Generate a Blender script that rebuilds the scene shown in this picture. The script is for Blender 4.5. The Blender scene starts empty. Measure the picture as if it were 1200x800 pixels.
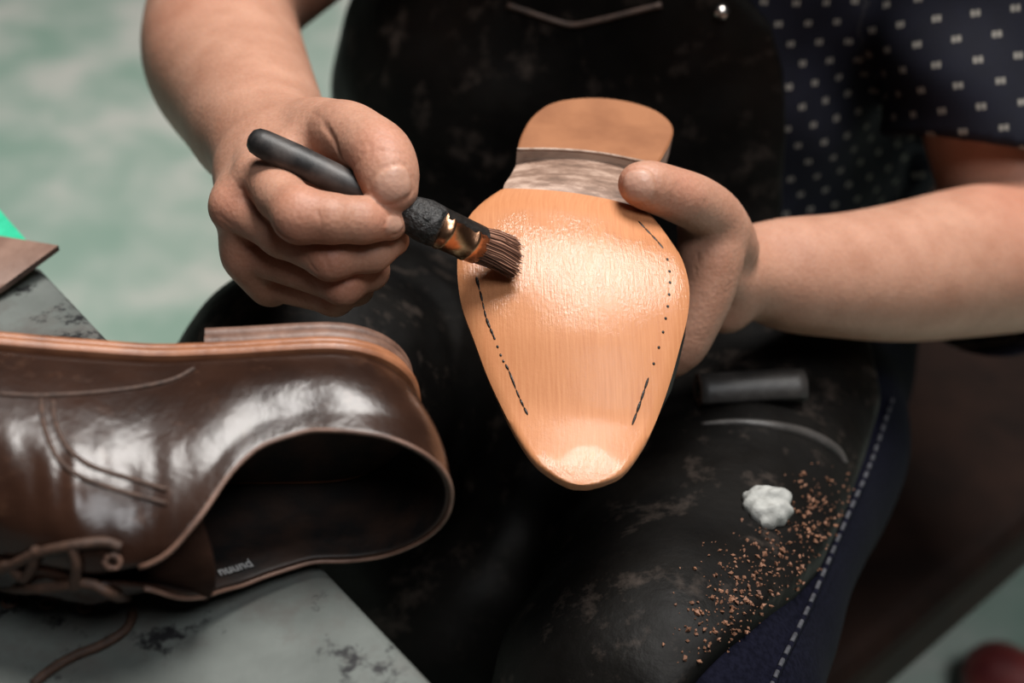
import bpy, math, random
import numpy as np
from mathutils import Vector, Matrix
from mathutils.bvhtree import BVHTree

random.seed(7)
RNG = np.random.default_rng(11)
scene = bpy.context.scene
COL = scene.collection

# ------------------------------------------------------------------ camera, world, light, exposure
FPX = 1200 * 50.0 / 36.0                      # focal length in pixels of the 1200 x 800 frame
PITCH = math.radians(38)
CAM = np.array([0.0, 0.0, 1.15])
RT = np.array([1.0, 0.0, 0.0])
UP = np.array([0.0, math.sin(PITCH), math.cos(PITCH)])
FW = np.array([0.0, math.cos(PITCH), -math.sin(PITCH)])

cam_data = bpy.data.cameras.new('camera')
cam_data.lens = 50
cam_data.sensor_width = 36
cam_data.clip_start = 0.02
cam = bpy.data.objects.new('camera', cam_data)
cam.location = CAM
cam.rotation_euler = (math.radians(90) - PITCH, 0, 0)
COL.objects.link(cam)
scene.camera = cam
cam_data.dof.use_dof = True
cam_data.dof.focus_distance = 0.625
cam_data.dof.aperture_fstop = 5.0

world = bpy.data.worlds.new('world')
scene.world = world
world.use_nodes = True
wbg = world.node_tree.nodes['Background']
wbg.inputs['Color'].default_value = (0.93, 0.97, 1.0, 1)
wbg.inputs['Strength'].default_value = 0.015

def area_light(name, loc, target, sx, sy, power, color):
    ld = bpy.data.lights.new(name, 'AREA')
    ld.shape = 'ELLIPSE'
    ld.size, ld.size_y = sx, sy
    ld.energy = power
    ld.color = color
    o = bpy.data.objects.new(name, ld)
    o.location = loc
    d = Vector(target) - Vector(loc)
    o.rotation_euler = d.to_track_quat('-Z', 'Y').to_euler()
    COL.objects.link(o)
    return o

area_light('skylight_window', (0.50, 0.98, 3.50), (0.0, 0.60, 0.75), 1.5, 1.2, 152, (1.0, 0.97, 0.93))
area_light('front_fill', (0.7, -0.7, 3.0), (0.0, 0.6, 0.75), 1.2, 0.8, 32, (0.96, 0.98, 1.0))  # added fill lamp, high in front, brightens the hands and apron

scene.view_settings.view_transform = 'Standard'
scene.view_settings.look = 'None'
scene.view_settings.exposure = -0.12
scene.view_settings.gamma = 1.0
scene.view_settings.use_curve_mapping = False

# ------------------------------------------------------------------ geometry helpers
def CS(px, py, d):                            # camera-aligned metres (right, up, depth)
    return np.array([(px - 600) / FPX * d, (400 - py) / FPX * d, d])

def c2w(c):
    c = np.asarray(c, dtype=float)
    return CAM + c[..., 0:1] * RT + c[..., 1:2] * UP + c[..., 2:3] * FW

def P(px, py, d):
    return c2w(CS(px, py, d))

def ray(px, py):
    v = FW + (px - 600) / FPX * RT + (400 - py) / FPX * UP
    return v / np.linalg.norm(v)

def PZ(px, py, z):                            # the point at height z seen at a pixel
    v = FW + (px - 600) / FPX * RT + (400 - py) / FPX * UP
    return CAM + v * ((z - CAM[2]) / v[2])

def link(o, parent=None):
    COL.objects.link(o)
    if parent is not None:
        o.parent = parent
    return o

def mesh_obj(name, verts, faces, mats, parent=None, smooth=True, fmat=None):
    me = bpy.data.meshes.new(name)
    verts = np.asarray(verts, dtype=float)
    if isinstance(faces, np.ndarray):
        nv, nf = len(verts), len(faces)
        me.vertices.add(nv)
        me.vertices.foreach_set('co', verts.astype(np.float32).ravel())
        k = faces.shape[1]
        me.loops.add(nf * k)
        me.loops.foreach_set('vertex_index', faces.astype(np.int32).ravel())
        me.polygons.add(nf)
        me.polygons.foreach_set('loop_start', np.arange(0, nf * k, k, dtype=np.int32))
        me.update(calc_edges=True)
    else:
        me.from_pydata([tuple(v) for v in verts], [], faces)
    if not isinstance(mats, (list, tuple)):
        mats = [mats]
    for m in mats:
        me.materials.append(m)
    if fmat is not None:
        me.polygons.foreach_set('material_index', np.asarray(fmat, dtype=np.int32))
    me.polygons.foreach_set('use_smooth', np.full(len(me.polygons), smooth))
    me.update()
    o = bpy.data.objects.new(name, me)
    return link(o, parent)

def empty(name, loc):
    o = bpy.data.objects.new(name, None)
    o.empty_display_size = 0.05
    o.location = Vector(loc)
    COL.objects.link(o)
    return o

def adopt(parent, *objs):                      # parent while keeping the world position
    for o in objs:
        o.parent = parent
        o.matrix_parent_inverse = Matrix.Translation(-Vector(parent.location))

def tag(o, label=None, cat=None, group=None, kind=None):
    if label: o['label'] = label
    if cat: o['category'] = cat
    if group: o['group'] = group
    if kind: o['kind'] = kind
    return o

def grid_faces(nu, nv, wrap_u=False, wrap_v=False):
    f = []
    for i in range(nu if wrap_u else nu - 1):
        for j in range(nv if wrap_v else nv - 1):
            a = i * nv + j
            b = ((i + 1) % nu) * nv + j
            c = ((i + 1) % nu) * nv + (j + 1) % nv
            d = i * nv + (j + 1) % nv
            f.append((a, b, c, d))
    return f

def catmull(pts, n):
    pts = np.asarray(pts, dtype=float)
    m = len(pts)
    out = []
    for t in np.linspace(0, m - 1, n):
        i = min(int(t), m - 2)
        u = t - i
        p1, p2 = pts[i], pts[i + 1]
        p0 = pts[i - 1] if i > 0 else 2 * p1 - p2
        p3 = pts[i + 2] if i + 2 < m else 2 * p2 - p1
        out.append(0.5 * ((2 * p1) + (-p0 + p2) * u + (2 * p0 - 5 * p1 + 4 * p2 - p3) * u * u + (-p0 + 3 * p1 - 3 * p2 + p3) * u ** 3))
    return np.array(out)

def tube(name, pts, radii, mat, parent=None, seg=10, n=None, caps=True):
    pts = np.asarray(pts, dtype=float)
    if n:
        rr = catmull(np.asarray(radii, float).reshape(-1, 1) if np.ndim(radii) else np.full((len(pts), 1), radii), n)[:, 0]
        pts = catmull(pts, n)
    else:
        rr = np.full(len(pts), radii) if not np.ndim(radii) else np.asarray(radii, float)
    v, f = [], []
    ref = np.array([0.13, 0.21, 0.97])
    for i, p in enumerate(pts):
        t = pts[min(i + 1, len(pts) - 1)] - pts[max(i - 1, 0)]
        t /= np.linalg.norm(t) + 1e-12
        if abs(t @ ref) > 0.98:
            ref = np.array([0.97, 0.1, 0.2])
        a = np.cross(t, ref); a /= np.linalg.norm(a)
        b = np.cross(t, a)
        for k in range(seg):
            q = 2 * math.pi * k / seg
            v.append(p + rr[i] * (math.cos(q) * a + math.sin(q) * b))
    m = len(pts)
    for i in range(m - 1):
        for k in range(seg):
            f.append((i * seg + k, i * seg + (k + 1) % seg, (i + 1) * seg + (k + 1) % seg, (i + 1) * seg + k))
    if caps:
        f.append(tuple(range(seg - 1, -1, -1)))
        f.append(tuple((m - 1) * seg + k for k in range(seg)))
    return mesh_obj(name, v, f, mat, parent)

def rev(name, a, b, prof, mat, parent=None, seg=32, ref=(0.1, 0.2, 0.97)):
    """surface of revolution about the axis a-b; prof is a list of (t along axis 0..1, radius in m)"""
    a = np.asarray(a, float); b = np.asarray(b, float)
    return tube(name, [a + (b - a) * t for t, r in prof], [r for t, r in prof], mat, parent, seg=seg)

def box_mesh(name, c, h, mat, parent=None, rotz=0.0, bevel=0.004):
    x, y, z = h
    v = [(-x, -y, -z), (x, -y, -z), (x, y, -z), (-x, y, -z), (-x, -y, z), (x, -y, z), (x, y, z), (-x, y, z)]
    f = [(0, 3, 2, 1), (4, 5, 6, 7), (0, 1, 5, 4), (1, 2, 6, 5), (2, 3, 7, 6), (3, 0, 4, 7)]
    cr, sr = math.cos(rotz), math.sin(rotz)
    vv = [(c[0] + p[0] * cr - p[1] * sr, c[1] + p[0] * sr + p[1] * cr, c[2] + p[2]) for p in v]
    o = mesh_obj(name, vv, f, mat, parent, smooth=False)
    if bevel:
        m = o.modifiers.new('bevel', 'BEVEL'); m.width = bevel; m.segments = 3; m.limit_method = 'ANGLE'
    return o

def bvh_of(*objs):
    vs, fs, off = [], [], 0
    dg = bpy.context.evaluated_depsgraph_get()
    for o in objs:
        e = o.evaluated_get(dg)
        me = e.to_mesh()
        vs += [o.matrix_world @ v.co for v in me.vertices]
        fs += [tuple(i + off for i in p.vertices) for p in me.polygons]
        off += len(me.vertices)
        e.to_mesh_clear()
    return BVHTree.FromPolygons(vs, fs)

def cast(bvh, px, py):
    loc, nor, idx, dist = bvh.ray_cast(Vector(CAM), Vector(ray(px, py)))
    if loc is None:
        return None, None
    n = np.array(nor)
    if n @ ray(px, py) > 0:
        n = -n
    return np.array(loc), n

# ------------------------------------------------------------------ signed-distance modelling
def axis_coords(breaks):
    """breaks: [(x0, x1, step), ...] contiguous ranges"""
    out = [breaks[0][0]]
    for x0, x1, st in breaks:
        n = max(1, int(round((x1 - x0) / st)))
        out += list(np.linspace(x0, x1, n + 1)[1:])
    return np.array(out, dtype=np.float32)

class Field:
    def __init__(self, xs, ys, zs):
        self.ax = [np.asarray(a, dtype=np.float32) for a in (xs, ys, zs)]
        self.v = np.full([len(a) for a in self.ax], 0.05, dtype=np.float32)
    def sub(self, lo, hi):
        sl = []
        for a, l, h in zip(self.ax, lo, hi):
            i0 = max(0, int(np.searchsorted(a, l)) - 1)
            i1 = min(len(a), int(np.searchsorted(a, h)) + 1)
            sl.append(slice(i0, max(i1, i0)))
        return tuple(sl)
    def pts(self, sl):
        return (self.ax[0][sl[0]][:, None, None], self.ax[1][sl[1]][None, :, None], self.ax[2][sl[2]][None, None, :])
    def value(self, c):
        idx = []
        w = []
        for a, x in zip(self.ax, c):
            i = int(np.clip(np.searchsorted(a, x) - 1, 0, len(a) - 2))
            idx.append(i); w.append(float((x - a[i]) / (a[i + 1] - a[i])))
        r = 0.0
        for dx in (0, 1):
            for dy in (0, 1):
                for dz in (0, 1):
                    r += self.v[idx[0] + dx, idx[1] + dy, idx[2] + dz] * (w[0] if dx else 1 - w[0]) * (w[1] if dy else 1 - w[1]) * (w[2] if dz else 1 - w[2])
        return r

def smin(a, b, k):
    h = np.maximum(k - np.abs(a - b), 0) / k
    return np.minimum(a, b) - h * h * k * 0.25

def smax(a, b, k):
    return -smin(-a, -b, k)

def cone_d(p, a, ra, b, rb, sq=None):
    """distance to a tapered capsule; sq = (direction, factor) squashes its section"""
    ba = np.asarray(b, float) - np.asarray(a, float)
    bb = float(ba @ ba) + 1e-12
    q = [p[i] - np.float32(a[i]) for i in range(3)]
    h = np.clip((q[0] * np.float32(ba[0]) + q[1] * np.float32(ba[1]) + q[2] * np.float32(ba[2])) / np.float32(bb), 0, 1)
    r = [q[i] - h * np.float32(ba[i]) for i in range(3)]
    l2 = r[0] ** 2 + r[1] ** 2 + r[2] ** 2
    if sq is not None:
        n, s = sq
        n = np.asarray(n, float) / np.linalg.norm(n)
        rn = r[0] * np.float32(n[0]) + r[1] * np.float32(n[1]) + r[2] * np.float32(n[2])
        l2 = l2 + rn * rn * np.float32(1 / (s * s) - 1)
    return np.sqrt(np.maximum(l2, 0)) - (np.float32(ra) + h * np.float32(rb - ra))

def ell_d(p, c, ax, rad):
    """ellipsoid; ax 3x3 rows are unit axes"""
    q = [p[i] - np.float32(c[i]) for i in range(3)]
    k0 = 0; k1 = 0
    for a, r in zip(ax, rad):
        t = q[0] * np.float32(a[0]) + q[1] * np.float32(a[1]) + q[2] * np.float32(a[2])
        k0 = k0 + (t / np.float32(r)) ** 2
        k1 = k1 + (t / np.float32(r * r)) ** 2
    k0 = np.sqrt(k0); k1 = np.sqrt(k1) + 1e-9
    return k0 * (k0 - 1) / k1

def group(F, prims, kin, kout, margin=0.02):
    """prims: tuples (a, ra, b, rb[, squash]); joined with kin, then joined to the field with kout"""
    P0 = np.array([np.minimum(np.asarray(q[0]) - q[1], np.asarray(q[2]) - q[3]) for q in prims]).min(0) - margin
    P1 = np.array([np.maximum(np.asarray(q[0]) + q[1], np.asarray(q[2]) + q[3]) for q in prims]).max(0) + margin
    sl = F.sub(P0, P1)
    p = F.pts(sl)
    g = None
    for q in prims:
        d = cone_d(p, q[0], q[1], q[2], q[3], q[4] if len(q) > 4 else None)
        g = d if g is None else smin(g, d, kin)
    F.v[sl] = smin(F.v[sl], g.astype(np.float32), kout)

def surface_nets(F):
    v = F.v
    ins = v < 0
    s = np.zeros([n - 1 for n in v.shape], dtype=np.uint8)
    corners = [(i, j, k) for i in (0, 1) for j in (0, 1) for k in (0, 1)]
    for c in corners:
        s += ins[c[0]:c[0] + s.shape[0], c[1]:c[1] + s.shape[1], c[2]:c[2] + s.shape[2]]
    act = np.argwhere((s > 0) & (s < 8))
    n = len(act)
    I, J, K = act.T
    cv = {c: v[I + c[0], J + c[1], K + c[2]] for c in corners}
    acc = np.zeros((n, 3)); cnt = np.zeros(n)
    for c in corners:
        for ax in range(3):
            if c[ax] == 0:
                e = list(c); e[ax] = 1; e = tuple(e)
                a, b = cv[c], cv[e]
                m = (a < 0) != (b < 0)
                t = np.where(m, a / np.where(m, a - b, 1), 0)
                pos = np.tile(np.array(c, float), (n, 1))
                pos[:, ax] = t
                acc[m] += pos[m]; cnt += m
    fr = acc / np.maximum(cnt, 1)[:, None]
    out = np.empty((n, 3))
    for ax, idx in enumerate((I, J, K)):
        a = F.ax[ax]
        out[:, ax] = a[idx] + fr[:, ax] * (a[idx + 1] - a[idx])
    vid = np.full(s.shape, -1, dtype=np.int32)
    vid[I, J, K] = np.arange(n)
    faces = []
    for ax in range(3):
        sa = [slice(None)] * 3; sb = [slice(None)] * 3
        sa[ax] = slice(0, -1); sb[ax] = slice(1, None)
        a = ins[tuple(sa)]; b = ins[tuple(sb)]
        ch = np.argwhere(a != b)
        u, w = [(1, 2), (2, 0), (0, 1)][ax]
        ok = (ch[:, u] > 0) & (ch[:, w] > 0) & (ch[:, u] < s.shape[u]) & (ch[:, w] < s.shape[w])
        ch = ch[ok]
        def cell(du, dw):
            q = ch.copy(); q[:, u] += du; q[:, w] += dw
            return vid[q[:, 0], q[:, 1], q[:, 2]]
        q = np.stack([cell(-1, -1), cell(0, -1), cell(0, 0), cell(-1, 0)], 1)
        flip = b[ch[:, 0], ch[:, 1], ch[:, 2]]
        q[flip] = q[flip][:, ::-1]
        faces.append(q)
    f = np.concatenate(faces)
    f = f[(f >= 0).all(1)]
    return out, f

def wavy(p, seed, freq, n=6):
    """smooth pseudo-noise in -1..1 as a sum of sines, for cloth folds"""
    r = np.random.default_rng(seed)
    t = 0
    for i in range(n):
        d = r.normal(size=3); d /= np.linalg.norm(d)
        fq = freq * (0.6 + 1.3 * r.random())
        t = t + np.sin((p[0] * np.float32(d[0]) + p[1] * np.float32(d[1]) + p[2] * np.float32(d[2])) * np.float32(fq) + np.float32(r.random() * 6.28))
    return t / n

# ------------------------------------------------------------------ materials
def new_mat(name):
    m = bpy.data.materials.new(name)
    m.use_nodes = True
    nt = m.node_tree
    return m, nt, nt.nodes['Principled BSDF']

def N(nt, kind, **kw):
    n = nt.nodes.new(kind)
    for k, v in kw.items():
        if k in n.inputs:
            n.inputs[k].default_value = v
        else:
            setattr(n, k, v)
    return n

def coords(nt, scale=(1, 1, 1)):
    tc = nt.nodes.new('ShaderNodeTexCoord')
    mp = nt.nodes.new('ShaderNodeMapping')
    mp.inputs['Scale'].default_value = scale
    nt.links.new(tc.outputs['Object'], mp.inputs['Vector'])
    return mp.outputs['Vector']

def noise(nt, vec, scale, detail=4, rough=0.55):
    n = N(nt, 'ShaderNodeTexNoise', Scale=scale, Detail=detail, Roughness=rough)
    nt.links.new(vec, n.inputs['Vector'])
    return n.outputs['Fac']

def ramp(nt, fac, stops):
    r = nt.nodes.new('ShaderNodeValToRGB')
    e = r.color_ramp.elements
    while len(e) < len(stops):
        e.new(0.5)
    for i, (p, c) in enumerate(stops):
        e[i].position = p
        e[i].color = (c[0], c[1], c[2], 1) if np.ndim(c) else (c, c, c, 1)
    nt.links.new(fac, r.inputs['Fac'])
    return r.outputs['Color']

def mix(nt, fac, a, b, mode='MIX'):
    m = nt.nodes.new('ShaderNodeMix')
    m.data_type = 'RGBA'; m.blend_type = mode
    if isinstance(fac, (int, float)): m.inputs[0].default_value = fac
    else: nt.links.new(fac, m.inputs[0])
    for s, i in ((a, 6), (b, 7)):
        if isinstance(s, tuple): m.inputs[i].default_value = (s[0], s[1], s[2], 1)
        else: nt.links.new(s, m.inputs[i])
    return m.outputs[2]

def math_n(nt, op, a, b=None, clamp=False):
    m = nt.nodes.new('ShaderNodeMath'); m.operation = op; m.use_clamp = clamp
    for s, i in ((a, 0), (b, 1)):
        if s is None: continue
        if isinstance(s, (int, float)): m.inputs[i].default_value = s
        else: nt.links.new(s, m.inputs[i])
    return m.outputs[0]

def bump(nt, bs, h, strength, dist=0.001):
    b = N(nt, 'ShaderNodeBump', Strength=strength, Distance=dist)
    nt.links.new(h, b.inputs['Height'])
    nt.links.new(b.outputs['Normal'], bs.inputs['Normal'])

def simple(name, c1, c2, scale, rough, bump_s=0.2, bump_scale=None, metal=0.0, stretch=(1, 1, 1), spec=0.5, stops=(0.35, 0.65), bdist=0.001):
    m, nt, bs = new_mat(name)
    v = coords(nt, stretch)
    f = noise(nt, v, scale)
    nt.links.new(ramp(nt, f, [(stops[0], c1), (stops[1], c2)]), bs.inputs['Base Color'])
    bs.inputs['Roughness'].default_value = rough
    bs.inputs['Metallic'].default_value = metal
    bs.inputs['Specular IOR Level'].default_value = spec
    if bump_s:
        bump(nt, bs, noise(nt, v, bump_scale or scale * 4), bump_s, bdist)
    return m

def mat_skin():
    m, nt, bs = new_mat('skin')
    v = coords(nt)
    base = ramp(nt, noise(nt, v, 45, 5), [(0.3, (0.360, 0.170, 0.108)), (0.7, (0.480, 0.256, 0.175))])
    at = N(nt, 'ShaderNodeAttribute', attribute_name='red')
    c = mix(nt, math_n(nt, 'MULTIPLY', at.outputs['Fac'], 0.55), base, (0.42, 0.155, 0.095))
    fine = noise(nt, v, 700, 2)
    c = mix(nt, 0.12, c, ramp(nt, fine, [(0.35, (0.28, 0.12, 0.07)), (0.65, (0.62, 0.37, 0.28))]))
    an = N(nt, 'ShaderNodeAttribute', attribute_name='nail')
    c = mix(nt, math_n(nt, 'MULTIPLY', an.outputs['Fac'], 0.60), c, (0.50, 0.30, 0.225))
    nt.links.new(c, bs.inputs['Base Color'])
    r = math_n(nt, 'SUBTRACT', 0.54, math_n(nt, 'MULTIPLY', an.outputs['Fac'], 0.14))
    nt.links.new(r, bs.inputs['Roughness'])
    bs.inputs['Subsurface Weight'].default_value = 0.12
    bs.inputs['Subsurface Radius'].default_value = (0.009, 0.003, 0.0015)
    bs.inputs['Subsurface Scale'].default_value = 0.5
    bs.inputs['Specular IOR Level'].default_value = 0.38
    # fine crossing skin lines
    vo = N(nt, 'ShaderNodeTexVoronoi', Scale=420.0)
    nt.links.new(v, vo.inputs['Vector'])
    hh = math_n(nt, 'ADD', math_n(nt, 'MULTIPLY', vo.outputs['Distance'], 0.6), noise(nt, v, 160, 4))
    bump(nt, bs, hh, 0.34, 0.0007)
    return m

SKIN = mat_skin()

def mat_shirt():
    m, nt, bs = new_mat('navy_dotted_cotton')
    at = N(nt, 'ShaderNodeAttribute', attribute_name='cloth_uv')
    sep = nt.nodes.new('ShaderNodeSeparateXYZ')
    nt.links.new(at.outputs['Vector'], sep.inputs[0])
    SX, SY = 0.0215, 0.0135
    row = math_n(nt, 'DIVIDE', sep.outputs['Y'], SY)
    ri = math_n(nt, 'FLOOR', row)
    odd = math_n(nt, 'MULTIPLY', math_n(nt, 'MODULO', math_n(nt, 'ABSOLUTE', ri), 2.0), 0.5)
    cx = math_n(nt, 'FRACT', math_n(nt, 'ADD', math_n(nt, 'DIVIDE', sep.outputs['X'], SX), odd))
    cy = math_n(nt, 'FRACT', row)
    dx = math_n(nt, 'MULTIPLY', math_n(nt, 'ABSOLUTE', math_n(nt, 'SUBTRACT', cx, 0.5)), SX)
    dy = math_n(nt, 'MULTIPLY', math_n(nt, 'ABSOLUTE', math_n(nt, 'SUBTRACT', cy, 0.5)), SY)
    inx = math_n(nt, 'LESS_THAN', dx, 0.0024)
    gap = math_n(nt, 'GREATER_THAN', dx, 0.0004)
    iny = math_n(nt, 'LESS_THAN', dy, 0.0018)
    dot = math_n(nt, 'MULTIPLY', math_n(nt, 'MULTIPLY', inx, iny), gap)
    v = coords(nt)
    base = ramp(nt, noise(nt, v, 60), [(0.3, (0.0030, 0.0034, 0.0085)), (0.7, (0.0048, 0.0054, 0.0130))])
    nt.links.new(mix(nt, math_n(nt, 'MULTIPLY', dot, 0.9), base, (0.25, 0.23, 0.20)), bs.inputs['Base Color'])
    bs.inputs['Roughness'].default_value = 0.8
    bs.inputs['Specular IOR Level'].default_value = 0.25
    bump(nt, bs, noise(nt, v, 900, 2), 0.2, 0.0005)
    return m

def mat_apron():
    m, nt, bs = new_mat('black_apron_leather')
    v = coords(nt)
    big = noise(nt, v, 14, 6, 0.65)
    base = ramp(nt, big, [(0.38, (0.0013, 0.0011, 0.0010)), (0.62, (0.0045, 0.0038, 0.0032))])
    sc = ramp(nt, noise(nt, v, 38, 6, 0.7), [(0.55, 0.0), (0.72, 1.0)])
    c = mix(nt, math_n(nt, 'MULTIPLY', sc, 0.65), base, (0.062, 0.047, 0.039))
    nt.links.new(c, bs.inputs['Base Color'])
    rr = ramp(nt, noise(nt, v, 22, 5), [(0.35, 0.46), (0.7, 0.72)])
    nt.links.new(rr, bs.inputs['Roughness'])
    bs.inputs['Specular IOR Level'].default_value = 0.14
    bump(nt, bs, noise(nt, v, 120, 6, 0.6), 0.35, 0.0015)
    return m

def mat_jeans():
    m, nt, bs = new_mat('indigo_denim')
    v = coords(nt)
    f = noise(nt, v, 400, 2)
    base = ramp(nt, f, [(0.35, (0.0020, 0.0021, 0.0060)), (0.65, (0.0050, 0.0052, 0.0120))])
    nt.links.new(base, bs.inputs['Base Color'])
    bs.inputs['Roughness'].default_value = 0.9
    bs.inputs['Specular IOR Level'].default_value = 0.08
    bump(nt, bs, f, 0.4, 0.0006)
    return m

def mat_sole():
    m, nt, bs = new_mat('tan_sole_leather')
    v = coords(nt)
    at = N(nt, 'ShaderNodeAttribute', attribute_name='sole_uv')   # across, along (0 waist - 1 toe)
    sep = nt.nodes.new('ShaderNodeSeparateXYZ')
    nt.links.new(at.outputs['Vector'], sep.inputs[0])
    # fine grain runs lengthwise
    mp = nt.nodes.new('ShaderNodeMapping'); mp.inputs['Scale'].default_value = (1.0, 0.08, 1.0)
    nt.links.new(at.outputs['Vector'], mp.inputs['Vector'])
    grain = noise(nt, mp.outputs['Vector'], 95, 5, 0.65)
    blot = noise(nt, v, 26, 4)
    c = ramp(nt, grain, [(0.3, (0.45, 0.175, 0.074)), (0.7, (0.55, 0.240, 0.108))])
    c = mix(nt, math_n(nt, 'MULTIPLY', ramp(nt, blot, [(0.4, 0.0), (0.75, 1.0)]), 0.35), c, (0.46, 0.175, 0.066))
    nt.links.new(c, bs.inputs['Base Color'])
    # the wet dressing lies over the ball and the toe, patchy along its rim
    along = sep.outputs['Y']
    edge = math_n(nt, 'MULTIPLY', math_n(nt, 'SUBTRACT', noise(nt, v, 60, 4), 0.5), 0.25)
    aa = math_n(nt, 'ADD', along, edge)
    w1 = ramp(nt, aa, [(0.13, 0.0), (0.18, 1.0), (0.32, 0.9), (0.46, 0.12), (0.70, 0.10), (0.77, 1.0)])
    wet = w1
    nt.links.new(ramp(nt, wet, [(0.0, 0.58), (1.0, 0.42)]), bs.inputs['Roughness'])
    bs.inputs['Specular IOR Level'].default_value = 0.28
    nt.links.new(math_n(nt, 'MULTIPLY', wet, 1.0), bs.inputs['Coat Weight'])
    bs.inputs['Coat Roughness'].default_value = 0.10
    # brush strokes in the wet coat
    mp2 = nt.nodes.new('ShaderNodeMapping'); mp2.inputs['Scale'].default_value = (1.0, 0.25, 1.0)
    nt.links.new(at.outputs['Vector'], mp2.inputs['Vector'])
    st = noise(nt, mp2.outputs['Vector'], 110, 5, 0.65)
    st2 = noise(nt, v, 520, 3, 0.6)
    hh = math_n(nt, 'ADD', st, math_n(nt, 'MULTIPLY', st2, 0.8))
    b = N(nt, 'ShaderNodeBump', Distance=0.00042)
    nt.links.new(math_n(nt, 'ADD', math_n(nt, 'MULTIPLY', wet, 0.75), 0.12), b.inputs['Strength'])
    nt.links.new(hh, b.inputs['Height'])
    nt.links.new(b.outputs['Normal'], bs.inputs['Normal'])
    nt.links.new(b.outputs['Normal'], bs.inputs['Coat Normal'])
    return m

def mat_floor():
    m, nt, bs = new_mat('green_painted_floor')
    v = coords(nt)
    f1 = noise(nt, v, 5.5, 5, 0.6)
    c = ramp(nt, f1, [(0.38, (0.265, 0.385, 0.315)), (0.50, (0.385, 0.465, 0.405)), (0.62, (0.55, 0.56, 0.51))])
    c = mix(nt, ramp(nt, noise(nt, v, 2.2, 3), [(0.45, 0.0), (0.65, 0.45)]), c, (0.32, 0.425, 0.36))
    nt.links.new(c, bs.inputs['Base Color'])
    bs.inputs['Roughness'].default_value = 0.6
    bump(nt, bs, f1, 0.1, 0.002)
    return m

def mat_bench():
    m, nt, bs = new_mat('stained_bench_paint')
    v = coords(nt)
    base = ramp(nt, noise(nt, v, 22, 5), [(0.3, (0.082, 0.090, 0.083)), (0.7, (0.135, 0.147, 0.136))])
    rust = ramp(nt, noise(nt, v, 17, 6, 0.7), [(0.46, 0.0), (0.64, 0.7)])
    c = mix(nt, rust, base, (0.080, 0.064, 0.058))
    blk = ramp(nt, noise(nt, coords(nt, (1.0, 1.0, 0.2)), 31, 7, 0.75), [(0.565, 0.0), (0.63, 1.0)])
    c = mix(nt, blk, c, (0.012, 0.012, 0.013))
    nt.links.new(c, bs.inputs['Base Color'])
    bs.inputs['Roughness'].default_value = 0.55
    bs.inputs['Specular IOR Level'].default_value = 0.3
    bump(nt, bs, noise(nt, v, 90, 5), 0.25, 0.0015)
    return m

def mat_brown_leather():
    m, nt, bs = new_mat('dark_brown_shoe_leather')
    v = coords(nt)
    c = ramp(nt, noise(nt, v, 28, 5), [(0.3, (0.014, 0.0060, 0.0038)), (0.7, (0.034, 0.0148, 0.0090))])
    sc = ramp(nt, noise(nt, v, 75, 5, 0.7), [(0.58, 0.0), (0.8, 0.5)])
    c = mix(nt, sc, c, (0.10, 0.048, 0.028))
    nt.links.new(c, bs.inputs['Base Color'])
    bs.inputs['Roughness'].default_value = 0.26
    bs.inputs['Specular IOR Level'].default_value = 0.36
    bs.inputs['Coat Weight'].default_value = 0.0
    bs.inputs['Coat Roughness'].default_value = 0.2
    bump(nt, bs, noise(nt, v, 42, 5), 0.30, 0.003)
    return m

def mat_shank():
    m, nt, bs = new_mat('scuffed_shank_leather')
    v = coords(nt, (0.35, 1, 1))
    f = noise(nt, v, 95, 6, 0.7)
    c = ramp(nt, f, [(0.35, (0.10, 0.058, 0.040)), (0.5, (0.23, 0.140, 0.100)), (0.63, (0.46, 0.32, 0.25))])
    nt.links.new(c, bs.inputs['Base Color'])
    bs.inputs['Roughness'].default_value = 0.55
    bump(nt, bs, f, 0.3, 0.001)
    return m

def mat_bristle():
    m, nt, bs = new_mat('brown_bristle')
    at = N(nt, 'ShaderNodeAttribute', attribute_name='tone')
    c = ramp(nt, at.outputs['Fac'], [(0.0, (0.05, 0.022, 0.015)), (0.5, (0.16, 0.075, 0.048)), (1.0, (0.40, 0.21, 0.145))])
    nt.links.new(c, bs.inputs['Base Color'])
    bs.inputs['Roughness'].default_value = 0.35
    return m

SHIRT = mat_shirt(); APRON = mat_apron(); JEANS = mat_jeans(); SOLE = mat_sole(); FLOOR = mat_floor(); BENCH = mat_bench()
BROWN = mat_brown_leather(); SHANK = mat_shank(); BRIST = mat_bristle()
HEEL = simple('heel_lift_leather', (0.225, 0.085, 0.034), (0.30, 0.122, 0.052), 40, 0.6, 0.15, 300)
BREAST = simple('grey_heel_breast', (0.14, 0.095, 0.073), (0.38, 0.28, 0.22), 90, 0.6, 0.3, 200, stretch=(0.4, 1, 1))
BLACKUP = simple('black_upper_leather', (0.006, 0.005, 0.005), (0.012, 0.010, 0.009), 40, 0.35, 0.1)
SOLE_EDGE = simple('orange_brown_welt', (0.17, 0.062, 0.028), (0.32, 0.13, 0.062), 60, 0.38, 0.2)
HEEL_STACK = simple('worn_heel_stack', (0.075, 0.036, 0.024), (0.20, 0.11, 0.078), 60, 0.5, 0.3)
LINING = simple('dark_lining', (0.004, 0.003, 0.003), (0.022, 0.010, 0.006), 60, 0.6, 0.3)
INSOLE = simple('worn_insole', (0.012, 0.008, 0.006), (0.075, 0.030, 0.016), 45, 0.65, 0.4)
LACE = simple('brown_lace_cotton', (0.030, 0.013, 0.007), (0.062, 0.028, 0.015), 300, 0.7, 0.4, 600)
BLACKH = simple('black_lacquered_handle', (0.010, 0.009, 0.009), (0.070, 0.058, 0.053), 75, 0.5, 0.2, 200, stops=(0.4, 0.72))
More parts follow.
